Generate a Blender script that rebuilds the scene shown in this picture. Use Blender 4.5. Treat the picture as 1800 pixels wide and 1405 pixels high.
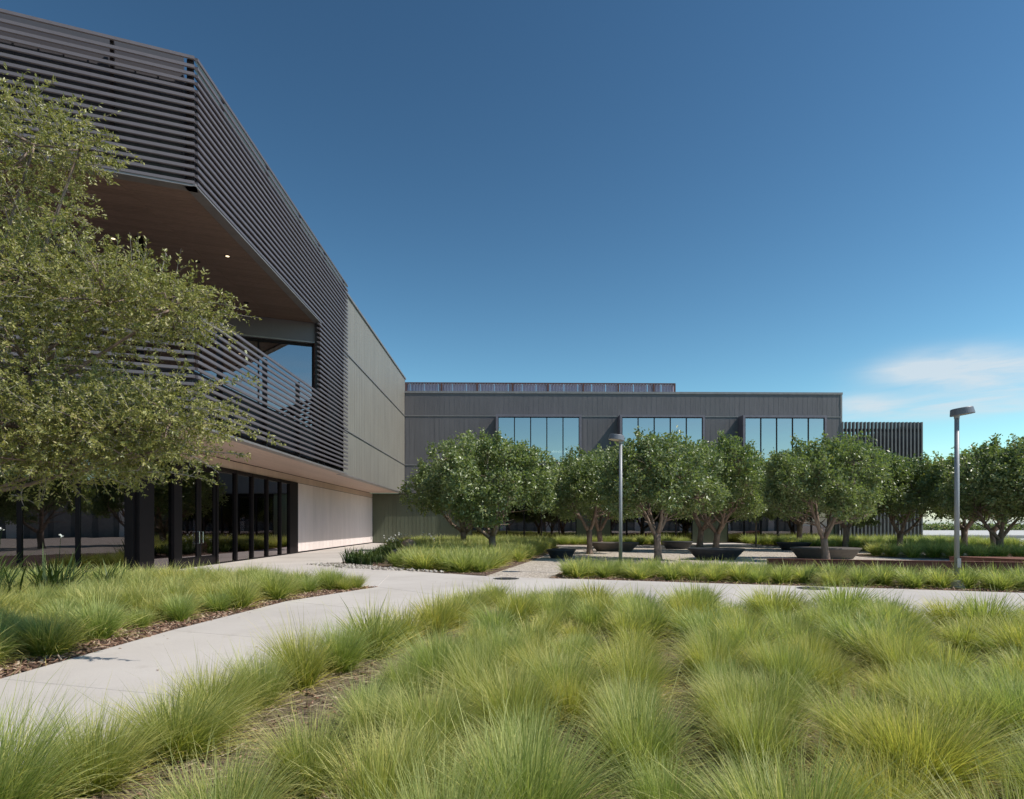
import bpy, math, random
import numpy as np
from mathutils import Vector, Matrix

for o in list(bpy.data.objects):
    bpy.data.objects.remove(o)
scene = bpy.context.scene
col = scene.collection
R = math.radians

# ------------------------------------------------------------------ camera
cam_d = bpy.data.cameras.new('camera')
cam = bpy.data.objects.new('camera', cam_d)
col.objects.link(cam)
cam.location = (0, 0, 1.4)
cam.rotation_euler = (R(90), 0, 0)
cam_d.sensor_width = 36.0
cam_d.lens = 22.0
cam_d.shift_x = 0.0056
cam_d.shift_y = 0.1225
cam_d.clip_start = 0.1
cam_d.clip_end = 5000
scene.camera = cam

# ------------------------------------------------------------------ light
SUN = Vector((1.0, -0.30, 1.286)).normalized()
ELEV = math.asin(SUN.z)
AZ = math.atan2(SUN.x, SUN.y)          # clockwise from +Y
world = bpy.data.worlds.new('World')
scene.world = world
world.use_nodes = True
wn, wl = world.node_tree.nodes, world.node_tree.links
wn.clear()
w_out = wn.new('ShaderNodeOutputWorld')
w_bg = wn.new('ShaderNodeBackground')
w_bg.inputs['Strength'].default_value = 0.10
sky = wn.new('ShaderNodeTexSky')
sky.sky_type = 'NISHITA'
sky.sun_disc = False
sky.sun_elevation = ELEV
sky.sun_rotation = AZ
sky.air_density = 1.0
sky.dust_density = 0.0
sky.ozone_density = 4.0
sky.altitude = 100


def build_clouds():
    tc = wn.new('ShaderNodeTexCoord')
    sep = wn.new('ShaderNodeSeparateXYZ')
    wl.new(tc.outputs['Generated'], sep.inputs[0])

    def math_(op, a, b=None, c=None):
        n = wn.new('ShaderNodeMath'); n.operation = op
        for i, v in enumerate((a, b, c)):
            if v is None: continue
            if isinstance(v, (int, float)): n.inputs[i].default_value = v
            else: wl.new(v, n.inputs[i])
        return n.outputs[0]
    az = math_('MULTIPLY', math_('ARCTAN2', sep.outputs['X'], sep.outputs['Y']), 180 / math.pi)
    el = math_('MULTIPLY', math_('ARCSINE', sep.outputs['Z']), 180 / math.pi)
    comb = wn.new('ShaderNodeCombineXYZ')
    wl.new(az, comb.inputs[0]); wl.new(el, comb.inputs[1])

    def noise(sx, sy, detail, rough, off, dist=0.0, rot=0.0):
        mp = wn.new('ShaderNodeMapping')
        mp.inputs['Scale'].default_value = (sx, sy, 1)
        mp.inputs['Location'].default_value = (off, off * .7, 0)
        mp.inputs['Rotation'].default_value = (0, 0, rot)
        wl.new(comb.outputs[0], mp.inputs['Vector'])
        n = wn.new('ShaderNodeTexNoise')
        n.inputs['Scale'].default_value = 1.0
        n.inputs['Detail'].default_value = detail
        n.inputs['Roughness'].default_value = rough
        n.inputs['Distortion'].default_value = dist
        wl.new(mp.outputs[0], n.inputs['Vector'])
        return n.outputs['Fac']
    streak = noise(.11, .85, 6, .62, 3.1, .5, .14)
    puff = noise(.22, .55, 5, .55, 8.3, .3, .1)
    # thin cirrus banks (azimuth, elevation, radii in degrees, density, streakiness)
    banks = [(34.4, 11.8, 3.9, 1.1, 1.15, 0), (29.4, 9.5, 3.0, .8, .85, 0), (39.5, 10.6, 6.0, 1.3, .95, 1), (36.0, 8.7, 7.0, .9, .75, 1),
             (-150, 14, 16, 3.0, .6, 1), (152, 11, 14, 2.2, .6, 1), (-80, 9, 12, 2.0, .5, 1), (75, 10, 9, 1.6, .5, 1)]
    tot = None
    for ba, be, ra, re, amp, st in banks:
        dx = math_('DIVIDE', math_('SUBTRACT', az, ba), ra)
        dy = math_('DIVIDE', math_('SUBTRACT', el, be), re)
        r2 = math_('ADD', math_('MULTIPLY', dx, dx), math_('MULTIPLY', dy, dy))
        g = math_('MULTIPLY', math_('EXPONENT', math_('MULTIPLY', r2, -1.1)), amp)
        tex = math_('MULTIPLY_ADD', streak, 3.0, -.85) if st else math_('ADD', math_('MULTIPLY_ADD', puff, 1.2, -.42), math_('MULTIPLY', streak, 1.3))
        g = math_('MULTIPLY', g, math_('MAXIMUM', tex, 0.0))
        tot = g if tot is None else math_('ADD', tot, g)
    d = math_('MINIMUM', math_('MAXIMUM', tot, 0.0), 0.80)
    mix = wn.new('ShaderNodeMix'); mix.data_type = 'RGBA'
    wl.new(d, mix.inputs['Factor'])
    gm = wn.new('ShaderNodeGamma'); gm.inputs['Gamma'].default_value = 1.65
    wl.new(sky.outputs[0], gm.inputs[0])
    gr = wn.new('ShaderNodeMix'); gr.data_type = 'RGBA'; gr.blend_type = 'MULTIPLY'
    gr.inputs['Factor'].default_value = 1.0
    wl.new(gm.outputs[0], gr.inputs['A'])
    gr.inputs['B'].default_value = (.645, .645, .435, 1)
    # pale haze hugging the horizon all round
    hz = wn.new('ShaderNodeMix'); hz.data_type = 'RGBA'
    wl.new(math_('MULTIPLY', math_('EXPONENT', math_('MULTIPLY', math_('MAXIMUM', el, 0.0), -.42)), .95), hz.inputs['Factor'])
    wl.new(gr.outputs['Result'], hz.inputs['A'])
    hz.inputs['B'].default_value = (4.7, 5.7, 6.4, 1)
    wl.new(hz.outputs['Result'], mix.inputs['A'])
    mix.inputs['B'].default_value = (7.0, 7.7, 8.2, 1)
    wl.new(mix.outputs['Result'], w_bg.inputs['Color'])


build_clouds()
wl.new(w_bg.outputs[0], w_out.inputs[0])

sun_d = bpy.data.lights.new('sun', 'SUN')
sun_d.energy = 4.75
sun_d.angle = R(0.53)
sun_d.color = (1.0, 0.945, 0.86)
sun = bpy.data.objects.new('sun', sun_d)
col.objects.link(sun)
sun.rotation_euler = SUN.to_track_quat('Z', 'Y').to_euler()
sun.location = (20, -10, 40)

scene.view_settings.view_transform = 'Standard'
scene.view_settings.look = 'None'
scene.view_settings.exposure = 0.0
scene.view_settings.gamma = 1.0
scene.view_settings.use_curve_mapping = False
scene.render.engine = 'CYCLES'
scene.cycles.max_bounces = 10
scene.cycles.transparent_max_bounces = 16

rng = np.random.default_rng(7)
random.seed(11)

# ------------------------------------------------------------------ helpers
MAT = {}


def mat(name):
    m = bpy.data.materials.new(name)
    m.use_nodes = True
    MAT[name] = m
    nt = m.node_tree
    b = nt.nodes['Principled BSDF']
    return m, nt, b


def N(nt, t, **kw):
    n = nt.nodes.new(t)
    for k, v in kw.items():
        setattr(n, k, v)
    return n


def ramp(nt, fac, stops):
    r = N(nt, 'ShaderNodeValToRGB')
    el = r.color_ramp.elements
    while len(el) < len(stops):
        el.new(0.5)
    for e, (p, c) in zip(el, stops):
        e.position = p
        e.color = (*c, 1)
    nt.links.new(fac, r.inputs[0])
    return r.outputs[0]


def noise(nt, vec, scale, detail=4, rough=.55, dist=0):
    n = N(nt, 'ShaderNodeTexNoise')
    n.inputs['Scale'].default_value = scale
    n.inputs['Detail'].default_value = detail
    n.inputs['Roughness'].default_value = rough
    n.inputs['Distortion'].default_value = dist
    if vec is not None:
        nt.links.new(vec, n.inputs['Vector'])
    return n.outputs['Fac']


def wpos(nt, scale=(1, 1, 1)):
    g = N(nt, 'ShaderNodeNewGeometry')
    mp = N(nt, 'ShaderNodeMapping')
    mp.inputs['Scale'].default_value = scale
    nt.links.new(g.outputs['Position'], mp.inputs['Vector'])
    return mp.outputs[0]


def bump(nt, b, h, strength=.3, dist=.02):
    n = N(nt, 'ShaderNodeBump')
    n.inputs['Strength'].default_value = strength
    n.inputs['Distance'].default_value = dist
    nt.links.new(h, n.inputs['Height'])
    nt.links.new(n.outputs[0], b.inputs['Normal'])


def mixc(nt, fac, a, b, mode='MIX'):
    m = N(nt, 'ShaderNodeMix', data_type='RGBA', blend_type=mode)
    for key, v in (('Factor', fac), ('A', a), ('B', b)):
        if isinstance(v, (int, float)):
            m.inputs[key].default_value = v
        elif isinstance(v, tuple):
            m.inputs[key].default_value = (*v, 1) if len(v) == 3 else v
        else:
            nt.links.new(v, m.inputs[key])
    return m.outputs['Result']


def N_sep(nt, c):
    n = N(nt, 'ShaderNodeSeparateColor')
    nt.links.new(c, n.inputs[0])
    return n.outputs[0]


def objrand(nt):
    return N(nt, 'ShaderNodeObjectInfo').outputs['Random']


def simple(name, c, rough=.6, metal=0., var=.12, scale=3., spec=.5, bmp=0., bscale=40., stretch=(1, 1, 1), orand=0.):
    m, nt, b = mat(name)
    lo = tuple(x * (1 - var) for x in c)
    hi = tuple(min(1, x * (1 + var)) for x in c)
    v = wpos(nt, stretch)
    f = noise(nt, v, scale, 6, .6)
    cc = ramp(nt, f, [(.3, lo), (.7, hi)])
    if orand:
        r = ramp(nt, objrand(nt), [(0, (1 - orand,) * 3), (1, (1 + orand,) * 3)])
        cc = mixc(nt, 1.0, cc, r, 'MULTIPLY')
    nt.links.new(cc, b.inputs['Base Color'])
    b.inputs['Roughness'].default_value = rough
    b.inputs['Metallic'].default_value = metal
    b.inputs['Specular IOR Level'].default_value = spec
    if bmp:
        bump(nt, b, noise(nt, v, bscale, 5, .6), bmp, .01)
    return m


def emit(name, c, s):
    m, nt, b = mat(name)
    b.inputs['Base Color'].default_value = (*c, 1)
    b.inputs['Emission Color'].default_value = (*c, 1)
    b.inputs['Emission Strength'].default_value = s
    return m


def glass(name, tint, base_refl, gain):
    m, nt, b = mat(name)
    nt.nodes.remove(b)
    out = nt.nodes['Material Output']
    tr = N(nt, 'ShaderNodeBsdfTransparent')
    tr.inputs[0].default_value = (*tint, 1)
    gl = N(nt, 'ShaderNodeBsdfGlossy')
    gl.inputs['Roughness'].default_value = 0.0
    gl.inputs['Color'].default_value = (.93, .86, .90, 1)
    # slight waviness of tempered panes
    fr = N(nt, 'ShaderNodeFresnel')
    fr.inputs['IOR'].default_value = 1.5
    bp = N(nt, 'ShaderNodeBump')
    bp.inputs['Strength'].default_value = .018
    bp.inputs['Distance'].default_value = .05
    nt.links.new(noise(nt, wpos(nt), .9, 2, .5), bp.inputs['Height'])
    nt.links.new(bp.outputs[0], gl.inputs['Normal'])
    ma = N(nt, 'ShaderNodeMath', operation='MULTIPLY_ADD', use_clamp=True)
    nt.links.new(fr.outputs[0], ma.inputs[0])
    ma.inputs[1].default_value = gain
    ma.inputs[2].default_value = base_refl
    mx = N(nt, 'ShaderNodeMixShader')
    nt.links.new(ma.outputs[0], mx.inputs[0])
    nt.links.new(tr.outputs[0], mx.inputs[1])
    nt.links.new(gl.outputs[0], mx.inputs[2])
    nt.links.new(mx.outputs[0], out.inputs[0])
    return m


class MB:
    def __init__(s):
        s.v = []; s.f = []

    def add(s, vs, fs):
        o = len(s.v)
        s.v += [tuple(p) for p in vs]
        s.f += [tuple(i + o for i in f) for f in fs]
        return s

    def box(s, x0, y0, z0, x1, y1, z1):
        vs = [(x0, y0, z0), (x1, y0, z0), (x1, y1, z0), (x0, y1, z0), (x0, y0, z1), (x1, y0, z1), (x1, y1, z1), (x0, y1, z1)]
        return s.add(vs, [(0, 3, 2, 1), (4, 5, 6, 7), (0, 1, 5, 4), (1, 2, 6, 5), (2, 3, 7, 6), (3, 0, 4, 7)])

    def obox(s, o, u, a0, a1, n0, n1, z0, z1):
        """box along 2D direction u from origin o; outward normal = right of u"""
        n = (u[1], -u[0])
        P = lambda a, b: (o[0] + u[0] * a + n[0] * b, o[1] + u[1] * a + n[1] * b)
        q = [P(a0, n0), P(a1, n0), P(a1, n1), P(a0, n1)]
        return s.prism(q, z0, z1)

    def prism(s, poly, z0, z1):
        A = sum(poly[i][0] * poly[(i + 1) % len(poly)][1] - poly[(i + 1) % len(poly)][0] * poly[i][1] for i in range(len(poly)))
        if A < 0: poly = poly[::-1]
        n = len(poly)
        vs = [(x, y, z0) for x, y in poly] + [(x, y, z1) for x, y in poly]
        fs = [tuple(range(n))[::-1], tuple(range(n, 2 * n))] + [(i, (i + 1) % n, n + (i + 1) % n, n + i) for i in range(n)]
        return s.add(vs, fs)

    def tube(s, pts, rad, n=8, cap=True):
        pts = [Vector(p) for p in pts]
        vs = []
        ref = Vector((0.3, 0.9, 0.2))
        for i, p in enumerate(pts):
            t = (pts[min(i + 1, len(pts) - 1)] - pts[max(i - 1, 0)]).normalized()
            a = t.cross(ref)
            if a.length < .05: a = t.cross(Vector((1, 0, 0)))
            a.normalize(); b = t.cross(a)
            for k in range(n):
                an = 2 * math.pi * k / n
                vs.append(p + (a * math.cos(an) + b * math.sin(an)) * rad[i])
        fs = []
        for i in range(len(pts) - 1):
            for k in range(n):
                fs.append((i * n + k, i * n + (k + 1) % n, (i + 1) * n + (k + 1) % n, (i + 1) * n + k))
        if cap:
            fs.append(tuple(range(n))[::-1]); fs.append(tuple(range((len(pts) - 1) * n, len(pts) * n)))
        return s.add(vs, fs)

    def mesh(s, name, material, smooth=False):
        me = bpy.data.meshes.new(name)
        me.from_pydata(s.v, [], s.f)
        me.materials.append(material)
        if smooth:
            me.polygons.foreach_set('use_smooth', [True] * len(me.polygons))
        me.update()
        return me

    def build(s, name, material, parent=None, smooth=False):
        return link(name, s.mesh(name, material, smooth), parent)


def link(name, data, parent=None, loc=None, rz=None):
    o = bpy.data.objects.new(name, data)
    col.objects.link(o)
    if parent is not None:
        o.parent = parent
        if parent.get('world_frame'):
            o.matrix_parent_inverse = Matrix.Translation(-parent.location)
    if loc is not None: o.location = loc
    if rz is not None: o.rotation_euler = (0, 0, rz)
    return o


def tag(o, label, cat, group=None):
    o['label'] = label; o['category'] = cat
    if group: o['group'] = group
    return o


def thing(name, label, cat, loc, rz=0., group=None, world_frame=False):
    o = bpy.data.objects.new(name, None)
    o.empty_display_size = .2
    col.objects.link(o)
    o.location = loc
    o.rotation_euler = (0, 0, rz)
    if world_frame: o['world_frame'] = 1
    return tag(o, label, cat, group)


def struct(name, mb, m, parent=None):
    o = mb.build(name, m, parent)
    if parent is None: o['kind'] = 'structure'
    return o


def copy_tree(o, parent=None):
    c = o.copy(); col.objects.link(c)
    c.parent = parent
    for ch in o.children:
        copy_tree(ch, c)
    return c


def npmesh(name, V, loops, starts, totals, material, attrs=None, smooth=False):
    me = bpy.data.meshes.new(name)
    me.vertices.add(len(V)); me.vertices.foreach_set('co', np.asarray(V, np.float32).ravel())
    me.loops.add(len(loops)); me.loops.foreach_set('vertex_index', np.asarray(loops, np.int32))
    me.polygons.add(len(starts))
    me.polygons.foreach_set('loop_start', np.asarray(starts, np.int32))
    me.polygons.foreach_set('loop_total', np.asarray(totals, np.int32))
    if smooth:
        me.polygons.foreach_set('use_smooth', np.ones(len(starts), bool))
    for k, a in (attrs or {}).items():
        at = me.attributes.new(k, 'FLOAT', 'POINT')
        at.data.foreach_set('value', np.asarray(a, np.float32))
    me.materials.append(material)
    me.update(calc_edges=True)
    return me


def G(px, py):
    """ground point under a pixel of the 1800 px wide photograph"""
    k = 1.4 / (py - 923.0)
    return ((px - 890) * k, 1100 * k)


# ------------------------------------------------------------------ materials
def build_materials():
    def metal_pan(name, c, rough=.5, orand=.1, metal=.25):
        m, nt, b = mat(name)
        v = wpos(nt, (1, 1, .5))
        f = noise(nt, v, .9, 4, .55)
        cc = ramp(nt, f, [(.3, tuple(x * .93 for x in c)), (.7, tuple(x * 1.07 for x in c))])
        r = ramp(nt, objrand(nt), [(0, (1 - orand,) * 3), (1, (1 + orand,) * 3)])
        cc = mixc(nt, 1.0, cc, r, 'MULTIPLY')
        nt.links.new(cc, b.inputs['Base Color'])
        b.inputs['Roughness'].default_value = rough
        b.inputs['Metallic'].default_value = metal
        bump(nt, b, noise(nt, wpos(nt, (1, 1, .55)), 2.0, 2, .5), .22, .03)
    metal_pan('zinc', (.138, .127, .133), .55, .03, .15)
    metal_pan('zinc_shaded', (.062, .057, .066), .6, .03, .1)  # zinc darkened: shade behind the louvres put into the colour
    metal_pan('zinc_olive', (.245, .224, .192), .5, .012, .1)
    metal_pan('green_metal', (.115, .13, .09), .3, .06, .3)
    simple('zinc_trim', (.25, .23, .225), .45, .3)
    simple('zinc_plain', (.15, .145, .145), .5, .2)
    simple('louver_metal', (.150, .129, .138), .45, .2, .06, 5)
    simple('post_metal', (.045, .041, .047), .5, .3)
    simple('bronze', (.011, .008, .009), .6, .0, .12, 3., .18)
    simple('window_trim', (.19, .165, .19), .45, .3)
    simple('cladding_light', (.80, .705, .675), .6, 0, .05, 2., .3, 0, 40, (1, 1, .3), .04)
    simple('cladding_tan', (.62, .49, .41), .6, 0, .06, 2., .3, 0, 40, (1, 1, .3), .04)
    simple('soffit_wood', (.25, .165, .13), .55, 0, .18, 6., .4, .15, 30, (1, 6, 1), .1)
    simple('soffit_lit', (.54, .40, .335), .55, 0, .10, 5., .4, .1, 30, (6, .5, 1), .05)  # soffit wood again, light bounced off the ground put into its paler colour
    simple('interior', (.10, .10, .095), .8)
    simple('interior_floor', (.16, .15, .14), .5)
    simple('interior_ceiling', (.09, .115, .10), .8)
    simple('roof_gravel', (.35, .33, .3), .9)
    simple('rust', (.19, .085, .06), .8, 0, .3, 4., .3, .3, 30)
    simple('rust_post', (.10, .038, .03), .7)
    simple('polycarb', (.36, .31, .40), .35, 0, .08)
    simple('lamp_paint', (.30, .305, .32), .45, .1, .05)
    simple('lamp_shaded', (.16, .165, .185), .45, .1, .05)  # lamp paint darkened: shade on the head put into the colour
    simple('fitting_cover', (.55, .50, .38), .4)
    simple('bench_brown', (.125, .105, .092), .7, 0, .12, 8, .4, .2, 60)
    simple('bench_black', (.035, .036, .042), .55, 0, .2, 8, .5, .2, 60)
    simple('bark', (.25, .185, .15), .9, 0, .35, 9, .2, .8, 30, (1, 1, .35))
    simple('bark_pale', (.34, .30, .26), .9, 0, .3, 9, .2, .5, 40)
    simple('boulder', (.42, .30, .215), .9, 0, .35, 3, .2, .9, 12)
    simple('flower_white', (.8, .8, .76), .6)
    simple('iron', (.12, .115, .11), .6, .3)
    simple('far_paving', (.55, .53, .50), .8, 0, .08)
    simple('asphalt', (.10, .10, .105), .85)
    simple('handle_steel', (.6, .6, .6), .25, .9)
    emit('warm_light', (1.0, .78, .5), 2.0)
    emit('strip_light', (1.0, .86, .6), 9.0)
    glass('glass_dark', (.24, .27, .26), .12, 1.6)
    glass('glass_sky', (.16, .19, .20), .44, .7)
    glass('glass_mid', (.30, .34, .33), .26, 1.0)

    # concrete
    m, nt, b = mat('concrete')
    v = wpos(nt)
    big = noise(nt, v, .55, 5, .6, .3)
    c1 = ramp(nt, big, [(.25, (.47, .425, .385)), (.5, (.55, .502, .46)), (.78, (.60, .552, .51))])
    fine = noise(nt, v, 130, 3, .7)
    c2 = ramp(nt, fine, [(.3, (.90, .90, .90)), (.7, (1.06, 1.06, 1.06))])
    cc = mixc(nt, 1., c1, c2, 'MULTIPLY')
    r = ramp(nt, objrand(nt), [(0, (.955, .955, .96)), (1, (1.03, 1.03, 1.02))])
    cc = mixc(nt, 1., cc, r, 'MULTIPLY')
    st = noise(nt, v, 2.3, 7, .7, .6)
    s2 = ramp(nt, st, [(.30, (.86, .845, .82)), (.43, (1, 1, 1))])
    cc = mixc(nt, .7, cc, s2, 'MULTIPLY')
    nt.links.new(cc, b.inputs['Base Color'])
    b.inputs['Roughness'].default_value = .85
    bump(nt, b, fine, .12, .004)

    # decomposed granite / pea gravel
    m, nt, b = mat('gravel')
    v = wpos(nt)
    vo = N(nt, 'ShaderNodeTexVoronoi'); vo.inputs['Scale'].default_value = 17
    nt.links.new(v, vo.inputs['Vector'])
    c1 = mixc(nt, .8, ramp(nt, noise(nt, v, 5, 8, .75), [(.3, (.36, .305, .25)), (.7, (.57, .50, .425))]), ramp(nt, N_sep(nt, vo.outputs['Color']), [(0, (.12,) * 3), (1, (.88,) * 3)]), 'SOFT_LIGHT')
    nt.links.new(c1, b.inputs['Base Color'])
    b.inputs['Roughness'].default_value = .95
    bump(nt, b, vo.outputs['Distance'], .8, .03)

    # soil and mulch ground
    m, nt, b = mat('mulch')
    v = wpos(nt)
    vo = N(nt, 'ShaderNodeTexVoronoi'); vo.inputs['Scale'].default_value = 34
    nt.links.new(v, vo.inputs['Vector'])
    c1 = ramp(nt, noise(nt, v, 22, 6, .75), [(.28, (.05, .03, .022)), (.5, (.14, .088, .062)), (.75, (.30, .21, .15))])
    c2 = mixc(nt, .4, c1, N_sep(nt, vo.outputs['Color']), 'SOFT_LIGHT')
    nt.links.new(c2, b.inputs['Base Color'])
    b.inputs['Roughness'].default_value = .95
    bump(nt, b, noise(nt, v, 45, 5, .7), .9, .04)

    m, nt, b = mat('straw_soil')
    v = wpos(nt)
    c1 = ramp(nt, noise(nt, v, 30, 6, .75), [(.25, (.07, .046, .032)), (.5, (.20, .145, .095)), (.8, (.42, .335, .225))])
    nt.links.new(c1, b.inputs['Base Color'])
    b.inputs['Roughness'].default_value = .95
    bump(nt, b, noise(nt, v, 60, 5, .7), .9, .04)

    # loose bark chips, straw
    for nm, stops in (('chips', [(0, (.07, .038, .025)), (.45, (.20, .105, .068)), (.8, (.34, .215, .145)), (1, (.55, .43, .32))]),
                      ('straw', [(0, (.15, .105, .06)), (.5, (.29, .22, .135)), (1, (.50, .42, .28))]),
                      ('stone_bits', [(0, (.22, .19, .165)), (.6, (.36, .325, .285)), (1, (.52, .48, .44))])):
        m, nt, b = mat(nm)
        at = N(nt, 'ShaderNodeAttribute', attribute_name='rnd')
        nt.links.new(ramp(nt, at.outputs['Fac'], stops), b.inputs['Base Color'])
        b.inputs['Roughness'].default_value = .9

    # grass blades: colour along the blade, different from tussock to tussock
    def blades(name, root, mid, tip, tint_a, tint_b, transl=.35):
        m, nt, b = mat(name)
        t = N(nt, 'ShaderNodeAttribute', attribute_name='t').outputs['Fac']
        rn = N(nt, 'ShaderNodeAttribute', attribute_name='rnd').outputs['Fac']
        c = ramp(nt, t, [(0, root), (.35, mid), (1, tip)])
        c = mixc(nt, 1., c, ramp(nt, rn, [(0, (.52, .60, .48)), (.6, (1, 1, 1)), (.86, (1.12, 1.08, 1.0)), (1, (1.55, 1.3, 1.25))]), 'MULTIPLY')
        c = mixc(nt, 1., c, ramp(nt, objrand(nt), [(0, tint_a), (.5, (1, 1, 1)), (1, tint_b)]), 'MULTIPLY')
        nt.links.new(c, b.inputs['Base Color'])
        b.inputs['Roughness'].default_value = .5
        b.inputs['Specular IOR Level'].default_value = .35
        tl = N(nt, 'ShaderNodeBsdfTranslucent')
        nt.links.new(mixc(nt, 1., c, (1.05, 1.15, .6), 'MULTIPLY'), tl.inputs[0])
        mx = N(nt, 'ShaderNodeMixShader'); mx.inputs[0].default_value = transl
        nt.links.new(b.outputs[0], mx.inputs[1]); nt.links.new(tl.outputs[0], mx.inputs[2])
        nt.links.new(mx.outputs[0], nt.nodes['Material Output'].inputs[0])
    blades('grass', (.315, .37, .058), (.385, .425, .105), (.64, .615, .28), (.84, .95, .92), (1.10, 1.02, .82), .42)
    blades('strap_leaf', (.035, .06, .018), (.045, .085, .025), (.10, .14, .04), (.8, .85, .9), (1.2, 1.15, .8), .25)

    def leaf(name, stops, rough, spec, transl, tcol):
        m, nt, b = mat(name)
        rn = N(nt, 'ShaderNodeAttribute', attribute_name='rnd').outputs['Fac']
        c = ramp(nt, rn, stops)
        nt.links.new(c, b.inputs['Base Color'])
        b.inputs['Roughness'].default_value = rough
        b.inputs['Specular IOR Level'].default_value = spec
        tl = N(nt, 'ShaderNodeBsdfTranslucent')
        nt.links.new(mixc(nt, 1., c, tcol, 'MULTIPLY'), tl.inputs[0])
        mx = N(nt, 'ShaderNodeMixShader'); mx.inputs[0].default_value = transl
        nt.links.new(b.outputs[0], mx.inputs[1]); nt.links.new(tl.outputs[0], mx.inputs[2])
        nt.links.new(mx.outputs[0], nt.nodes['Material Output'].inputs[0])
    leaf('court_leaf', [(0, (.13, .170, .082)), (.55, (.235, .278, .128)), (.93, (.325, .355, .17)), (1, (.42, .35, .16))], .34, .6, .32, (1.2, 1.4, .5))
    leaf('oak_leaf', [(0, (.11, .13, .034)), (.5, (.285, .285, .086)), (.88, (.46, .42, .175)), (1, (.54, .43, .26))], .38, .5, .30, (1.2, 1.3, .5))


build_materials()

# ================================================================== GROUND
struct('ground', MB().add([(-900, -500, 0), (900, -500, 0), (900, 1500, 0), (-900, 1500, 0)], [(0, 1, 2, 3)]), MAT['gravel'])


def clip_half(poly, a, b, keep_left=True):
    """clip 2D polygon by the line a->b"""
    def side(p):
        s = (b[0] - a[0]) * (p[1] - a[1]) - (b[1] - a[1]) * (p[0] - a[0])
        return s if keep_left else -s
    out = []
    for i in range(len(poly)):
        p, q = poly[i], poly[(i + 1) % len(poly)]
        sp, sq = side(p), side(q)
        if sp >= 0: out.append(p)
        if (sp >= 0) != (sq >= 0):
            t = sp / (sp - sq)
            out.append((p[0] + (q[0] - p[0]) * t, p[1] + (q[1] - p[1]) * t))
    return out


def inset(poly, d):
    A = sum(poly[i][0] * poly[(i + 1) % len(poly)][1] - poly[(i + 1) % len(poly)][0] * poly[i][1] for i in range(len(poly)))
    if A < 0: poly = poly[::-1]
    n = len(poly); out = poly
    for i in range(n):
        a, b = Vector(poly[i]), Vector(poly[(i + 1) % n])
        if (b - a).length < 1e-5: continue
        nn = Vector((-(b - a).y, (b - a).x)).normalized() * d
        out = clip_half(out, a + nn, b + nn)
    return out


PATH_TOP = .035
# left and right borders of the diagonal walkway
WL = [(-4.75, -1.0), (-4.7, 1.2), (-4.6, 3.4), (-4.5, 5.56), (-4.35, 8.1), (-3.95, 11.2), (-2.85, 13.8)]
WR = [(-2.75, -1.0), (-2.72, 1.2), (-2.62, 3.2), (-2.32, 4.9), (-1.68, 7.1), (-1.0, 9.4), (-.35, 11.2)]
# promenade crossing behind the front bed: far and near borders
PF = [(-.35, 16.5), (2.55, 15.55), (5.37, 14.45), (8.2, 13.45), (10.6, 12.5), (14.0, 11.2), (18.0, 9.7), (24, 7.4)]
PN = [(-.35, 11.2), (1.2, 10.6), (3.4, 9.75), (5.2, 9.0), (7.2, 8.15), (9.8, 7.05), (13, 5.65), (18, 3.5)]


def path_slabs():
    quads = []
    for i in range(len(WL) - 1):
        quads.append([WL[i], WR[i], WR[i + 1], WL[i + 1]])
    for i in range(len(PF) - 1):
        quads.append([PN[i], PN[i + 1], PF[i + 1], PF[i]])
    # junction and apron along the wing
    quads += [[WL[-1], WR[-1], PF[0], (-1.6, 17.6), (-3.2, 17.2)],
              [WL[-1], (-3.2, 17.2), (-7.2, 17.0), (-7.2, 15.4), (-3.8, 14.1)],
              [(-7.2, 15.4), (-7.2, 17.0), (-10.3, 16.9), (-13.5, 15.6), (-12.5, 14.3)],
              [(-3.2, 17.2), (-1.6, 17.6), (-4.5, 20.4), (-6.05, 22.0), (-10.1, 22.0), (-10.1, 17.3), (-7.2, 17.0)],
              [(-6.05, 22.0), (-6.4, 26.0), (-10.1, 26.0), (-10.1, 22.0)],
              [(-6.4, 26.0), (-6.9, 31.0), (-10.1, 31.0), (-10.1, 26.0)],
              [(-6.9, 31.0), (-7.0, 36.0), (-10.1, 36.0), (-10.1, 31.0)],
              [(-7.0, 36.0), (-6.6, 42.0), (-10.1, 42.0), (-10.1, 36.0)],
              [(-6.6, 42.0), (-3.0, 45.6), (-3.0, 47.3), (-10.1, 47.3), (-10.1, 42.0)],
              [(13.2, 43.2), (17.4, 43.2), (17.4, 47.5), (13.2, 47.5)]]
    base = MB()
    for q in quads:
        base.prism(q, .001, .022)
    p = struct('path', base, MAT['far_paving'])
    for q in quads:
        s = inset(q, .004)
        s2 = inset(q, .010)
        A = MB()
        n = len(s)
        if len(s2) != n:
            A.prism(s, .003, PATH_TOP)
        else:
            def ccw(pp):
                ar = sum(pp[i][0] * pp[(i + 1) % n][1] - pp[(i + 1) % n][0] * pp[i][1] for i in range(n))
                return pp if ar > 0 else pp[::-1]
            s, s2 = ccw(s), ccw(s2)
            vs = [(x, y, .003) for x, y in s] + [(x, y, PATH_TOP - .006) for x, y in s] + [(x, y, PATH_TOP) for x, y in s2]
            fs = [tuple(range(2 * n, 3 * n))]
            for i in range(n):
                j = (i + 1) % n
                fs += [(i, j, n + j, n + i), (n + i, n + j, 2 * n + j, 2 * n + i)]
            A.add(vs, fs)
        A.build('slab', MAT['concrete'], p)


path_slabs()

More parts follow.
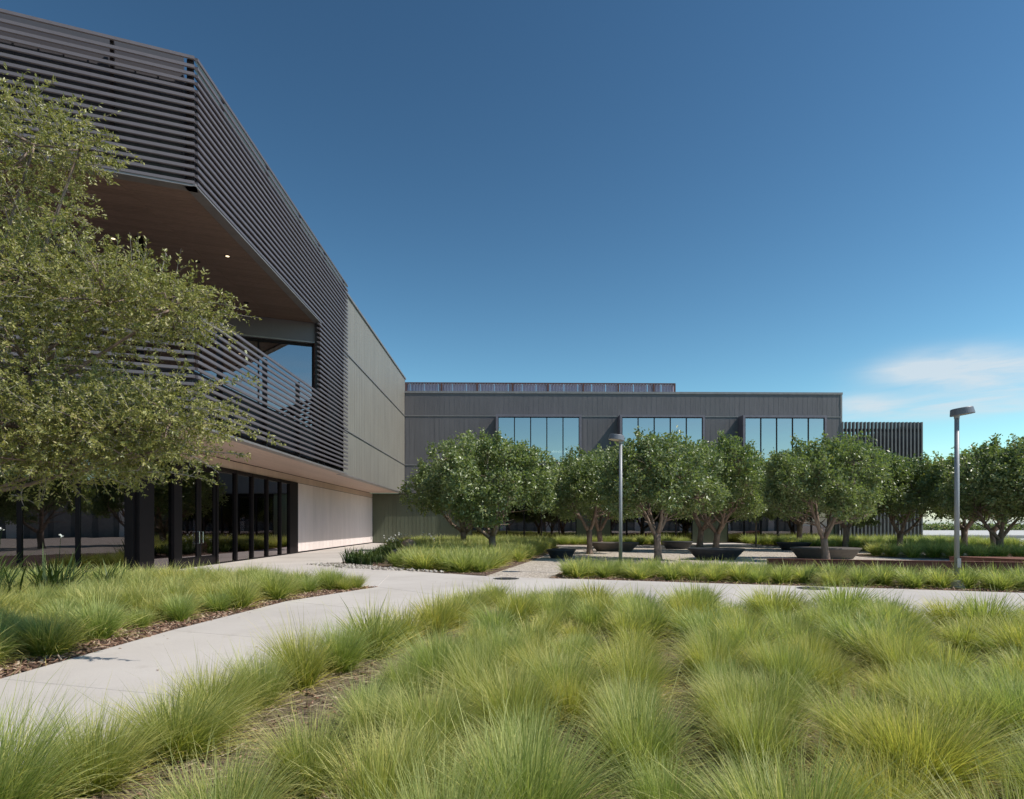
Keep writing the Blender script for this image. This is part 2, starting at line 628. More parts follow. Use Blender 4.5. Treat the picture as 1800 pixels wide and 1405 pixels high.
# planting beds (polygons, world metres)
BED_FRONT = WR[1:] + PN[1:7] + [(13, 1.2)]
BED_LEFT = WL[1:] + [(-3.82, 14.05), (-7.2, 15.35), (-12.5, 14.25), (-13.0, 10.0), (-13, 1.2)]
BED_STRIP = PF[:8] + [(25.0, 10.5), (19.0, 15.6), (14.2, 17.1), (7.9, 18.9), (4.2, 19.0), (1.6, 18.3), (.7, 16.9)]
BED_STRIP = [(1.05, 16.05)] + PF[1:8] + [(25.0, 10.5), (19.0, 15.6), (14.2, 17.0), (7.9, 18.8), (4.2, 19.2), (1.7, 18.4)]
BED_TREES = [(-1.45, 17.55), (-.55, 17.2), (1.0, 24.5), (2.0, 30.0), (3.3, 39.0), (3.3, 43.0), (-2.6, 45.4), (-6.4, 41.8), (-6.85, 36), (-6.75, 31.0), (-6.3, 26.0), (-5.95, 22.05), (-4.45, 20.5)]
BED_WALL = [(3.4, 43.2), (13.1, 43.2), (13.1, 47.2), (3.4, 47.2)]
BED_WALL2 = [(17.5, 42.0), (22.0, 37.5), (33.0, 37.5), (33.0, 47.6), (17.5, 47.6)]
BED_RIGHT = [(15.6, 27.6), (18.5, 24.6), (24.0, 23.6), (24.0, 26.0), (19.0, 29.3), (16.5, 30.0)]
BED_MID = [(17.0, 32.6), (20.5, 33.2), (21.0, 36.0), (17.2, 39.0), (16.0, 36.0)]


def bed(name, poly, m, z):
    mb = MB()
    mb.prism(poly, .002, z)
    o = mb.build(name, m)
    o['kind'] = 'structure'
    return o


bed('planting_bed', BED_FRONT, MAT['straw_soil'], .020)
bed('planting_bed', BED_LEFT, MAT['mulch'], .022)
bed('planting_bed', BED_STRIP, MAT['mulch'], .022)
bed('planting_bed', BED_TREES, MAT['mulch'], .024)
bed('planting_bed', BED_WALL, MAT['mulch'], .022)
bed('planting_bed', BED_WALL2, MAT['mulch'], .022)
bed('planting_bed', BED_RIGHT, MAT['mulch'], .022)
bed('planting_bed', BED_MID, MAT['mulch'], .022)

# far paving and road at the right
struct('road', MB().prism([(-60, 72), (160, 48), (175, 61), (-60, 96)], .004, .02), MAT['asphalt'])
struct('pavement', MB().prism([(34, 49), (120, 33), (165, 47), (-60, 71)], .004, .12), MAT['far_paving'])
struct('pavement', MB().prism([(-60, 97), (178, 62), (500, 62), (500, 230), (-60, 230)], .004, .12), MAT['far_paving'])


def inside(p, poly):
    x, y = p; c = False
    for i in range(len(poly)):
        x1, y1 = poly[i]; x2, y2 = poly[(i + 1) % len(poly)]
        if (y1 > y) != (y2 > y) and x < (x2 - x1) * (y - y1) / (y2 - y1) + x1: c = not c
    return c


def edge_dist(p, poly):
    best = 1e9
    for i in range(len(poly)):
        a = Vector(poly[i]); b = Vector(poly[(i + 1) % len(poly)])
        ab = b - a; t = max(0, min(1, (Vector(p) - a).dot(ab) / max(ab.length_squared, 1e-9)))
        best = min(best, (a + ab * t - Vector(p)).length)
    return best


# ================================================================== BUILDINGS
DU = Vector((.931, .365)).normalized()          # direction of the skewed front of the wing
DU = (DU.x, DU.y)
DN = (DU[1], -DU[0])                            # its outward normal
YU = (0., 1.)                                   # long side of the wing, outward +X
XU = (1., 0.)
CORNER = (-7.42, 15.0)
PAN = {}


def pan_mesh(w, h, m, k, bow=.006, rib=.028):
    """one standing seam tray: rib at the left edge, slightly bowed sheet; outward = -y"""
    key = (round(w, 4), round(h, 4), m.name, k, bow)
    if key in PAN: return PAN[key]
    r = random.Random(hash(key[:2]) % 9999 + k * 17)
    nx, nz = 4, 5
    vs = []; fs = []
    x0 = .012
    ph = r.random() * 6
    for j in range(nz + 1):
        for i in range(nx + 1):
            fx = i / nx; fz = j / nz
            y = -bow * math.sin(math.pi * fx) * math.sin(math.pi * fz) * r.uniform(-1.2, 1.2) - .004 * fx * (1 if k % 2 else .4)
            vs.append((x0 + (w - x0) * fx, -.012 + y, h * fz))
    for j in range(nz):
        for i in range(nx):
            a = j * (nx + 1) + i
            fs.append((a, a + 1, a + nx + 2, a + nx + 1))
    mb = MB().add(vs, fs)
    mb.box(0, -.012 - rib, 0, x0, -.003, h)
    me = mb.mesh('panel', m)
    me.polygons.foreach_set('use_smooth', [i < nx * nz for i in range(len(me.polygons))])
    PAN[key] = me
    return me


def pan_wall(part, o, u, length, pitch, rows, m, skip=None, bow=.006, rib=.028, name='panel'):
    rz = math.atan2(u[1], u[0])
    n = max(1, int(round(length / pitch)))
    pitch = length / n
    for (z0, z1) in rows:
        for i in range(n):
            if skip and skip(i * pitch, (i + 1) * pitch, z0, z1): continue
            me = pan_mesh(pitch, z1 - z0, m, (i * 7 + i // 3) % 4, bow, rib)
            c = link(name, me, part, (o[0] + u[0] * i * pitch, o[1] + u[1] * i * pitch, z0), rz)


# ------------------------------------------------------------------ the wing
def build_wing():
    W = thing('wing_building', 'charcoal metal building with horizontal louvre screens and an upstairs terrace over dark glass', 'building', (-9.0, 25.0, 0), world_frame=True)
    XF, XG = -7.63, -10.15            # upper face, ground floor face
    Y1, YE = 29.35, 47.0
    ZL, ZS1, ZS2, ZT = 3.82, 5.92, 9.60, 12.46

    # --- long upper wall, standing seam
    wall = MB().box(XF - .35, Y1 - .05, ZL + .02, XF - .03, YE + .4, ZT - .02).build('wall', MAT['zinc_plain'], W)
    wall['world_frame'] = 0
    pan_wall(wall, (XF - .03, Y1 - .05), YU, YE - Y1 + .1, .37, [(ZL, ZS1 - .03), (ZS1 + .03, ZS2 - .03), (ZS2 + .03, ZT - .06)], MAT['zinc_olive'], rib=.006)
    for z in (ZS1, ZS2):
        MB().box(XF - .04, Y1, z - .028, XF + .028, YE + .05, z + .028).build('belt_trim', MAT['zinc_trim'], wall)
    MB().box(XF - .45, Y1 - .05, ZT - .06, XF + .05, YE + .4, ZT + .05).build('parapet_cap', MAT['zinc_trim'], W)
    MB().box(XF - .34, Y1, ZL - .05, XF + .01, YE, ZL).build('drip_edge', MAT['zinc_trim'], W)

    # --- wall behind louvres, upper storey
    A = (CORNER[0] - .45, CORNER[1] + .25)                         # inner corner of backing wall
    back = MB()
    back.box(A[0] - .25, A[1], 9.62, A[0], Y1 - .06, 12.35)
    back.box(A[0] - .25, 25.6, 8.72, A[0], Y1 - .06, 9.60)
    back.box(A[0] - .25, 27.6, 5.3, A[0], Y1 - .06, 8.70)
    back.box(A[0] - .25, 25.6, 5.3, A[0], 27.58, 6.2)
    bw = back.build('inner_wall', MAT['zinc_shaded'], W)
    pan_wall(bw, (A[0] + .003, A[1] + .1), YU, Y1 - .2 - A[1], .48, [(9.64, 12.3)], MAT['zinc_shaded'])
    ob = MB().obox(A, DU, -12.0, 0, -.25, 0, 9.62, 12.84).build('inner_wall', MAT['zinc_shaded'], W)
    pan_wall(ob, (A[0] - DU[0] * 12 + DN[0] * .003, A[1] - DU[1] * 12 + DN[1] * .003), DU, 11.95, .48, [(9.64, 12.3)], MAT['zinc_shaded'])

    # --- side window behind louvres next to the terrace
    sw = MB()
    for y in (25.62, 26.6, 27.52):
        sw.box(A[0] - .16, y - .03, 6.2, A[0] - .02, y + .03, 8.7)
    sw.box(A[0] - .16, 25.65, 6.2, A[0] - .02, 27.49, 6.26).box(A[0] - .16, 25.65, 8.64, A[0] - .02, 27.49, 8.7)
    swo = sw.build('window', MAT['bronze'], W)
    for y0, y1 in ((25.65, 26.57), (26.63, 27.49)):
        MB().box(A[0] - .10, y0, 6.26, A[0] - .08, y1, 8.64).build('pane', MAT['glass_sky'], swo)

    # --- louvres
    pitch = .1855
    prof = [(0.0, -.042), (.03, -.055), (.13, .018), (.13, .044), (.10, .048), (0.0, .028)]

    def louver_mesh(L, mitre=0.0, mitre_end=0.0):
        vs = []; n = len(prof)
        # outward = -y ; prof d measured from the front face inwards
        for e in (0, 1):
            for (d, z) in prof:
                vs.append((0.0 if e == 0 else L, d, -z if False else z))
        fs = [(i, (i + 1) % n, n + (i + 1) % n, n + i) for i in range(n)]
        fs += [tuple(range(n))[::-1], tuple(range(n, 2 * n))]
        return MB().add(vs, fs).mesh('louver', MAT['louver_metal'])

    rzY, rzD = math.pi / 2, math.atan2(DU[1], DU[0])
    LY = Y1 - CORNER[1] - .06
    posts_up = [.10, 1.65, 4.75, 7.85]
    posts_full = [10.2, 11.0, 14.0]
    scy = MB().obox(CORNER, YU, -.02, Y1 - CORNER[1], -.30, -.02, 3.77, 3.83).build('louver_screen', MAT['zinc_trim'], W)
    LD = 11.5
    o2 = (CORNER[0] - DU[0] * LD, CORNER[1] - DU[1] * LD)
    scd = MB().obox(o2, DU, 0, LD, -.30, -.02, 3.77, 3.83).build('louver_screen', MAT['zinc_trim'], W)
    for a in posts_up:
        for z0, z1 in ((9.58, 12.62), (3.86, 6.62)):
            MB().obox(CORNER, YU, a - .04, a + .04, -.27, -.135, z0, z1).build('post', MAT['post_metal'], scy)
    for a in posts_full:
        MB().obox(CORNER, YU, a - .04, a + .04, -.27, -.135, 3.86, 12.62).build('post', MAT['post_metal'], scy)
    for a in (.4, 3.5, 6.6, 9.72, 11.35):
        for z0, z1 in ((9.58, 12.62), (3.86, 6.62)):
            MB().obox(o2, DU, a - .04, a + .04, -.27, -.135, z0, z1).build('post', MAT['post_metal'], scd)
    m_full = louver_mesh(LY)
    m_part = louver_mesh(Y1 - 24.95)
    m_obl = louver_mesh(LD - .05)
    z = 12.60 - .21
    zs = [12.60]
    while z > 3.86:
        zs.append(z); z -= pitch
    for z in zs:
        if 6.68 < z < 9.55:
            link('louver', m_part, scy, (CORNER[0], 24.95, z), rzY)
        else:
            link('louver', m_full, scy, (CORNER[0], CORNER[1] + .06, z), rzY)
            link('louver', m_obl, scd, (o2[0], o2[1], z), rzD)
    MB().obox(CORNER, YU, -.02, 10.2, -.30, -.02, 9.51, 9.57).build('screen_edge', MAT['zinc_trim'], scy)
    MB().obox(o2, DU, 0, LD, -.30, -.02, 9.51, 9.57).build('screen_edge', MAT['zinc_trim'], scd)

    # --- terrace: floor slab, band, soffits
    B = (CORNER[0] - .05, 25.3)
    T = 13.0
    off = lambda p, t: (p[0] - DU[0] * t, p[1] - DU[1] * t)
    inn = (CORNER[0] - .32, CORNER[1] + .25)
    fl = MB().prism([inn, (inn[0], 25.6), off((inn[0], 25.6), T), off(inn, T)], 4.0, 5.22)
    fl.build('terrace_floor', MAT['zinc_shaded'], W)
    # upper soffit of boards running along the skew
    zs_ = 9.56
    sof = MB().prism([inn, (inn[0], 25.4), off((inn[0], 25.4), T), off(inn, T)], zs_ + .02, zs_ + .06).build('terrace_soffit', MAT['bronze'], W)
    run = Vector((0, 10.15)) - Vector(DU) * (Vector((0, 10.15)).dot(Vector(DU)))
    nb = 62
    for i in range(nb):
        a = (inn[0], inn[1] + 10.15 * i / nb + .006)
        b = (inn[0], inn[1] + 10.15 * (i + 1) / nb - .006)
        for t0, t1 in ((0.02, 1.62), (1.632, 6.9), (6.912, T)):
            MB().prism([off(a, t0), off(b, t0), off(b, t1), off(a, t1)], zs_, zs_ + .018).build('board', MAT['soffit_wood'], sof)
    # downlights
    for (px, py, lit) in ((400, 450, 1), (199, 419, 1), (347, 460, 0), (433, 532, 0)):
        Y = (zs_ - 1.4) * 1100 / (923 - py); X = (px - 890) * Y / 1100
        d = MB().tube([(X, Y, zs_ - .012), (X, Y, zs_ + .002)], [.085, .085], 20).build('soffit_fitting', MAT['bronze'], W)
        if lit:
            MB().tube([(X, Y, zs_ - .016), (X, Y, zs_ - .013)], [.055, .055], 16).build('fitting_cover', MAT['warm_light'], d)
        else:
            MB().tube([(X, Y, zs_ - .016), (X, Y, zs_ - .013)], [.055, .055], 16).build('fitting_cover', MAT['post_metal'], d)
    # terrace back wall: fascia of panels, glazing under it
    bo = off(B, T)
    fas = MB().obox(bo, DU, 0, T, -.30, -.05, 8.80, 9.55).build('fascia', MAT['zinc_plain'], W)
    pan_wall(fas, (bo[0] - DN[0] * .05, bo[1] - DN[1] * .05), DU, T, .62, [(8.80, 9.55)], MAT['zinc'], bow=.002, rib=.006)
    MB().obox(bo, DU, 0, T, -.32, -.045, 8.74, 8.797).build('drip_edge', MAT['zinc_trim'], fas)
    gl = MB()
    mull = [T - .32 - 2.05 * k for k in range(6)]
    for a in mull:
        gl.obox(bo, DU, a - .035, a + .035, -.34, -.22, 5.24, 8.72)
    gl.obox(bo, DU, 0, T - .3, -.34, -.22, 8.64, 8.735)
    gl.obox(bo, DU, 0, T - .3, -.34, -.22, 5.225, 5.30)
    glo = gl.build('terrace_glazing', MAT['bronze'], W)
    for k in range(5):
        MB().obox(bo, DU, mull[k + 1] + .035, mull[k] - .035, -.285, -.27, 5.30, 8.64).build('pane', MAT['glass_mid'], glo)
    MB().obox(bo, DU, T - .29, T - .06, -.42, -.12, 5.22, 8.735).build('corner_post', MAT['rust_post'], W)
    # room behind the terrace glass
    ro = off((B[0], 25.75), T)
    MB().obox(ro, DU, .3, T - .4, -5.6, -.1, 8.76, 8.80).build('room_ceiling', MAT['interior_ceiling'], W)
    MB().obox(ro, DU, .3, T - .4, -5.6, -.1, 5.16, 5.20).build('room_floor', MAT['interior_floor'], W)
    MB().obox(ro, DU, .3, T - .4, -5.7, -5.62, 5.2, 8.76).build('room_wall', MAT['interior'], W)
    tl = MB().obox(ro, (DU[0] * .94 + DN[0] * .342, DU[1] * .94 + DN[1] * .342), 9.2, 9.28, -3.2, -.5, 8.45, 8.50)
    MB().obox(ro, DU, T - 3.05, T - 2.97, -2.6, -.6, 8.42, 8.50).build('strip_light', MAT['strip_light'], W)
    # steel column through the terrace
    MB().tube([(-10.4, 17.75, 5.22), (-10.4, 17.75, 9.555)], [.11, .11], 18).build('column', MAT['bronze'], W, True)

    # --- ground floor: soffit, cladding, storefront
    sof2 = MB().prism([(XG - .2, 17.0), (-7.72, 15.2), (-7.72, YE), (XG - .2, YE)], ZL - .012, ZL + .16)
    sof2.prism([off((-7.72, 15.17), .02), off((-7.72, 15.17), T), off((XG - .2, 16.97), T - 2), (XG - .2, 16.97)], ZL - .012, ZL + .16)
    sof2 = sof2.build('lower_soffit', MAT['post_metal'], W)
    nbd = 18
    xw = (-7.74 - XG) / nbd
    for i in range(nbd):
        x0 = XG + i * xw
        for y0, y1 in ((17.3, 23.0), (23.006, 31.0), (31.006, 39.0), (39.006, YE)):
            MB().box(x0 + .003, y0, ZL - .03, x0 + xw - .003, y1, ZL - .014).build('board', MAT['soffit_lit'], sof2)
    for i in range(17):
        a = off((-7.74, 15.2 + i * .145), .02); b = off((-7.74, 15.2 + i * .145 + .139), .02)
        MB().prism([a, b, off(b, T), off(a, T)], ZL - .03, ZL - .014).build('board', MAT['soffit_lit'], sof2)

    # pale vertical cladding
    gw = MB().box(XG - .3, 30.36, .0, XG - .03, 47.6, ZL - .03)
    gw.box(XG - .3, 17.95, 3.46, XG - .03, 30.36, ZL - .03)
    gw = gw.build('wall', MAT['post_metal'], W)
    npn = 28
    pw = (47.6 - 30.38) / npn
    for i in range(npn):
        MB().box(XG - .028, 30.38 + i * pw + .006, .10, XG + .0, 30.38 + (i + 1) * pw - .006, 3.44).build('plank', MAT['cladding_light'], gw)
    npn = 48
    pw2 = (47.6 - 17.97) / npn
    for i in range(npn):
        MB().box(XG - .028, 17.97 + i * pw2 + .006, 3.465, XG + .002, 17.97 + (i + 1) * pw2 - .006, ZL - .06).build('plank', MAT['cladding_tan'], gw)
    MB().box(XG - .028, 30.4, .0, XG - .01, 47.6, .09).build('base_trim', MAT['bronze'], gw)
    MB().box(XG - .03, 46.85, .30, XG + .03, 47.0, .52).build('outlet_box', MAT['lamp_paint'], W)

    # storefront on the long side
    mull = [17.75, 19.02, 19.48, 21.93, 23.48, 25.0, 26.55, 28.1, 29.3]
    sf = MB()
    sf.box(XG - .14, 19.02, .0, XG + .06, 19.44, 3.455)
    for y in (21.93, 23.48, 25.0, 26.55, 28.1):
        sf.box(XG - .14, y - .055, .0, XG + .05, y + .055, 3.455)
    sf.box(XG - .14, 29.25, .0, XG + .05, 30.37, 3.457)
    sf.box(XG - .13, 17.95, 3.33, XG + .04, 29.25, 3.454)
    sf.box(XG - .13, 17.95, .0, XG + .04, 19.02, .07).box(XG - .13, 21.98, .0, XG + .04, 29.25, .07)
    sfo = sf.build('storefront', MAT['bronze'], W)
    for y0, y1 in ((17.95, 19.02), (21.985, 23.425), (23.535, 24.945), (25.055, 26.495), (26.605, 28.045), (28.155, 29.25)):
        MB().box(XG - .05, y0, .07, XG - .03, y1, 3.33).build('pane', MAT['glass_dark'], sfo)
    for y0, y1, hy in ((19.46, 20.68, 20.56), (20.70, 21.86, 20.80)):
        d = MB()
        d.box(XG - .08, y0, .03, XG + .0, y0 + .14, 3.32).box(XG - .08, y1 - .14, .03, XG + .0, y1, 3.32)
        d.box(XG - .078, y0 + .14, .03, XG - .002, y1 - .14, .36).box(XG - .078, y0 + .14, 3.20, XG - .002, y1 - .14, 3.32)
        d = d.build('door', MAT['bronze'], W)
        MB().box(XG - .05, y0 + .14, .36, XG - .03, y1 - .14, 3.20).build('pane', MAT['glass_dark'], d)
        h = MB().tube([(XG, hy, .80), (XG + .07, hy, .80), (XG + .07, hy, 1.18), (XG, hy, 1.18)], [.014] * 4, 8)
        h.build('handle', MAT['handle_steel'], d)
    # corner column and skewed storefront
    C0 = (-10.30, 17.25)
    MB().box(XG - .32, 17.22, .0, XG + .06, 17.94, ZL - .032).box(XG - .30, 17.12, .0, XG - .06, 17.22, ZL - .034).build('corner_column', MAT['bronze'], W)
    s2 = MB()
    so = off(C0, T)
    for k in range(1, 9):
        a = T - 1.285 * k
        s2.obox(so, DU, a - .05, a + .05, -.14, .04, 0, ZL - .034)
    s2.obox(so, DU, 1.0, T - .2, -.13, .03, 0, .08).obox(so, DU, 1.0, T - .2, -.13, .03, 3.6, ZL - .036)
    s2 = s2.build('storefront', MAT['bronze'], W)
    for k in range(8):
        a1 = T - 1.285 * k - (.2 if k == 0 else .05); a0 = T - 1.285 * (k + 1) + .05
        MB().obox(so, DU, a0, a1, -.06, -.04, .08, 3.6).build('pane', MAT['glass_dark'], s2)
    # rooms behind the ground floor glass
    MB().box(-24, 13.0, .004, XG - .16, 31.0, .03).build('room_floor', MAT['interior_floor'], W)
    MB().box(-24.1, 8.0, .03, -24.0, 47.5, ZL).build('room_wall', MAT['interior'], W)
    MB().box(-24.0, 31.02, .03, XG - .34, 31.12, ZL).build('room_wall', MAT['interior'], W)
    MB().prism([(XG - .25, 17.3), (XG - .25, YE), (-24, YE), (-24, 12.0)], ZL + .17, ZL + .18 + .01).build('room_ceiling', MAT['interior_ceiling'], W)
    # roof closing the volume
    MB().prism([(A[0] - .26, A[1] + .2), (A[0] - .26, YE + .4), (-24, YE + .4), off(A, 16.5)], 11.9, 12.05).build('roof', MAT['roof_gravel'], W)
    MB().box(-24.3, 9.0, 3.9, -24.15, YE + .4, 12.0).build('wall', MAT['zinc_plain'], W)
    MB().box(-24.0, YE + .42, .0, -10.6, YE + .6, 12.0).build('wall', MAT['zinc_plain'], W)
    return W


build_wing()


# ------------------------------------------------------------------ the far block
def build_block():
    th = math.atan(.017)
    F = thing('office_block', 'long dark grey metal building with three projecting boxed windows behind the courtyard trees', 'building', (-7.63, 47.15, 0), th)
    LEN = 33.2
    ZL, ZS1, ZS2, ZT = 3.80, 5.92, 9.62, 11.43
    wins = [(6.85, 13.2), (16.05, 22.4), (25.25, 31.55)]
    # backing wall with openings
    w = MB()
    w.box(0, 0, ZL, LEN, .30, ZS1).box(0, 0, ZS2, LEN, .30, ZT - .02)
    xs = [0] + [v for a, b in wins for v in (a + .1, b - .1)] + [LEN]
    for i in range(0, len(xs), 2):
        w.box(xs[i], 0, ZS1, xs[i + 1], .30, ZS2)
    wall = w.build('wall', MAT['zinc_plain'], F)

    def skip(a, b, z0, z1):
        return z0 > ZS1 - .1 and z1 < ZS2 + .1 and any(a > p - .05 and b < q + .05 for p, q in wins)
    pan_wall(wall, (0, -.002), XU, LEN, .3745, [(ZL, ZS1 - .03), (ZS1 + .03, ZS2 - .03), (ZS2 + .03, ZT - .10)], MAT['zinc'], skip, bow=.014, rib=.008)
    edges = [0] + [v for p in wins for v in p] + [LEN]
    for z in (ZS1, ZS2):
        for i in range(0, len(edges), 2):
            MB().box(edges[i] + .002, -.05, z - .028, edges[i + 1] - .002, .02, z + .028).build('belt_trim', MAT['zinc_trim'], wall)
    MB().box(-.05, -.07, ZT - .10, LEN + .06, .45, ZT + .06).build('parapet_cap', MAT['zinc_trim'], F)
    MB().box(LEN - .10, -.05, ZL, LEN + .03, .01, ZT - .11).build('corner_trim', MAT['zinc_trim'], F)
    # projecting window boxes
    for (a, b) in wins:
        z0, z1 = 5.86, 9.58; p = -1.0; t = .17
        fr = MB()
        fr.box(a, p, z1 - t, b, .05, z1).box(a, p, z0, b, .05, z0 + t)
        fr.box(a, p + .001, z0 + t, a + t, .05, z1 - t).box(b - t, p + .001, z0 + t, b, .05, z1 - t)
        wo = fr.build('window', MAT['window_trim'], F)
        n = 5; pw = (b - a - 2 * t) / n
        for i in range(n + 1):
            x = a + t + i * pw
            MB().box(x - .035 if i else x, p + .05, z0 + t, x + .035 if i < n else x, p + .17, z1 - t).build('mullion', MAT['bronze'], wo)
        MB().box(a + t, p + .055, z1 - t - .06, b - t, p + .165, z1 - t).build('frame', MAT['bronze'], wo)
        MB().box(a + t, p + .055, z0 + t, b - t, p + .165, z0 + t + .06).build('frame', MAT['bronze'], wo)
        for i in range(n):
            x = a + t + i * pw
            MB().box(x + .036, p + .10, z0 + t + .06, x + pw - .036, p + .12, z1 - t - .06).build('pane', MAT['glass_sky'], wo)
    # strip light seen through the first window
    MB().box(11.2, 1.9, 7.12, 13.0, 2.02, 7.25).build('strip_light', MAT['strip_light'], F)
    # ground floor: green metal wall and glazing
    yo = .40
    green = [(-2.5, 5.0), (13.0, 15.6), (21.9, 24.6), (32.4, 33.15)]
    glaz = [(5.0, 13.0), (15.6, 21.9), (24.6, 32.4)]
    gwall = MB()
    for a, b in green: gwall.box(a, yo + .03, 0, b, yo + .3, ZL - .03)
    gwall = gwall.build('wall', MAT['bronze'], F)
    for a, b in green:
        pan_wall(gwall, (a, yo + .03), XU, b - a, .30, [(.08, ZL - .05)], MAT['green_metal'], bow=.003, rib=.016)
    for a, b in glaz:
        n = int(round((b - a) / 1.25)); pw = (b - a) / n
        f = MB()
        for i in range(n + 1):
            x = a + i * pw
            f.box(max(a, x - .05), yo - .02, 0, min(b, x + .05), yo + .14, ZL - .05)
        f.box(a + .05, yo - .01, 0, b - .05, yo + .13, .08).box(a + .05, yo - .01, ZL - .3, b - .05, yo + .13, ZL - .052)
        fo = f.build('storefront', MAT['bronze'], F)
        for i in range(n):
            x = a + i * pw
            MB().box(x + .05, yo + .05, .08, x + pw - .05, yo + .07, ZL - .3).build('pane', MAT['glass_dark'], fo)
    MB().box(-2.5, -.0, ZL - .045, LEN, .9, ZL - .01).build('lower_soffit', MAT['post_metal'], F)
    # inner volume
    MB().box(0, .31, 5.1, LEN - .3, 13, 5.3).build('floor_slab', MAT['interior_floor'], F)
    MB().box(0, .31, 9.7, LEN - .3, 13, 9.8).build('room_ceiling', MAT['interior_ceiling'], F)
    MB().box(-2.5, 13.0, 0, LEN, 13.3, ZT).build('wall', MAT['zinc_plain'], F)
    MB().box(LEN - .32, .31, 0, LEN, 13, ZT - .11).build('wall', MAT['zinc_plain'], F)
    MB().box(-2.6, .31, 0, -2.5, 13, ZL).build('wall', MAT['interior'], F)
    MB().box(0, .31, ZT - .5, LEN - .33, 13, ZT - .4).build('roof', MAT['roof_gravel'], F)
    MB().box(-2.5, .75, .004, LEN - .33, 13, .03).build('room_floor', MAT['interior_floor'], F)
    return F


build_block()


def build_roof_screen():
    P = thing('roof_screen', 'low purplish corrugated plant screen with rusty posts on the grey block roof', 'screen', (-9.2, 52.2, 11.15), math.atan(.017))
    z0, z1 = 0.0, 2.14
    n = 8; bay = 2.96
    L = 23.4
    fr = MB().box(0, -.10, z1 - .07, L, .10, z1)
    fr.box(0, -.05, .25, L, .05, .32)
    fr.build('rail', MAT['rust_post'], P)
    for i in range(n + 1):
        x = min(i * bay + .85, L - .06) if i < n else L - .06
        MB().box(x - .06, -.14, 0, x + .06, -.02, z1 - .07).build('post', MAT['rust_post'], P)
    # corrugated sheets, one per half bay
    def sheet(w):
        k = int(w / .06); vs = []; fs = []
        for i in range(k + 1):
            y = .03 * (1 if (i // 2) % 2 else -1)
            x = w * i / k
            vs += [(x, y, .12), (x, y, z1 - .075)]
        for i in range(k): fs.append((2 * i, 2 * i + 2, 2 * i + 3, 2 * i + 1))
        return MB().add(vs, fs).mesh('sheet', MAT['polycarb'])
    me = sheet(1.14)
    x = .02
    while x < L - 1.1:
        link('sheet', me, P, (x, .10, 0)); x += 1.17
    MB().box(L - .05, .14, 0, L, 3.5, z1).build('end_panel', MAT['rust_post'], P)


build_roof_screen()


def build_fins():
    P = thing('fin_screen', 'tall open screen of dark vertical fins attached at the end of the grey block', 'screen', (25.6, 47.75, 0), math.atan(.017))
    n = 21; L = 6.1; H = 9.25; D = 7.0
    me = MB().box(-.05, -.14, 0, .05, .14, H).mesh('fin', MAT['zinc_plain'])
    for i in range(n + 1):
        link('fin', me, P, (.02 + L * i / n, 0, 0))
    me2 = MB().box(-.14, -.05, 0, .14, .05, H).mesh('fin', MAT['zinc_plain'])
    for i in range(1, 20):
        link('fin', me2, P, (L, D * i / 19, 0))
    for i in range(6, n):
        link('fin', MB().box(-.05, -.14, 0, .05, .14, 8.9).mesh('fin', MAT['zinc_plain']) if i == 6 else bpy.data.meshes['fin.002'], P, (.15 + L * i / n, D, 0))
    b = MB()
    for z in (8.55, .25):
        b.box(.0, .15, z, L, .30, z + .22).box(L - .30, .30, z, L - .15, D, z + .22)
    b.build('beam', MAT['post_metal'], P)
    # stair with open treads inside
    for i in range(24):
        y = 3.4
        MB().box(.3 + i * .19, 2.4, .35 + i * .19, .3 + i * .19 + .34, 3.9, .40 + i * .19).build('stair_tread', MAT['zinc_trim'], P)
    MB().prism([(.2, 2.3), (L - .6, 2.3), (L - .6, 2.4), (.2, 2.4)], 6.9, 8.5).build('guard_panel', MAT['post_metal'], P)
    MB().prism([(.0, 4.0), (2.2, 4.0), (2.2, 4.1), (.0, 4.1)], 4.4, 8.5).build('guard_panel', MAT['post_metal'], P)
    return P


build_fins()


# building across the lawn behind the camera, seen mirrored in the glass
def build_opposite():
    P = thing('opposite_building', 'long low ribbed grey building across the lawn, mirrored in the glass', 'building', (0, -46, 0))
    w = MB().box(-70, -10, 0, 70, 0, 5.0).build('wall', MAT['zinc_plain'], P)
    MB().box(-71, -10, 5.0, 71, .5, 6.4).build('fascia', MAT['zinc_trim'], P)
    for i in range(68):
        MB().box(-70 + i * 2.05, .0, 0, -70 + i * 2.05 + 1.5, .08, 4.98).build('panel', MAT['cladding_light' if i % 5 == 0 else 'zinc_trim'], w)


build_opposite()


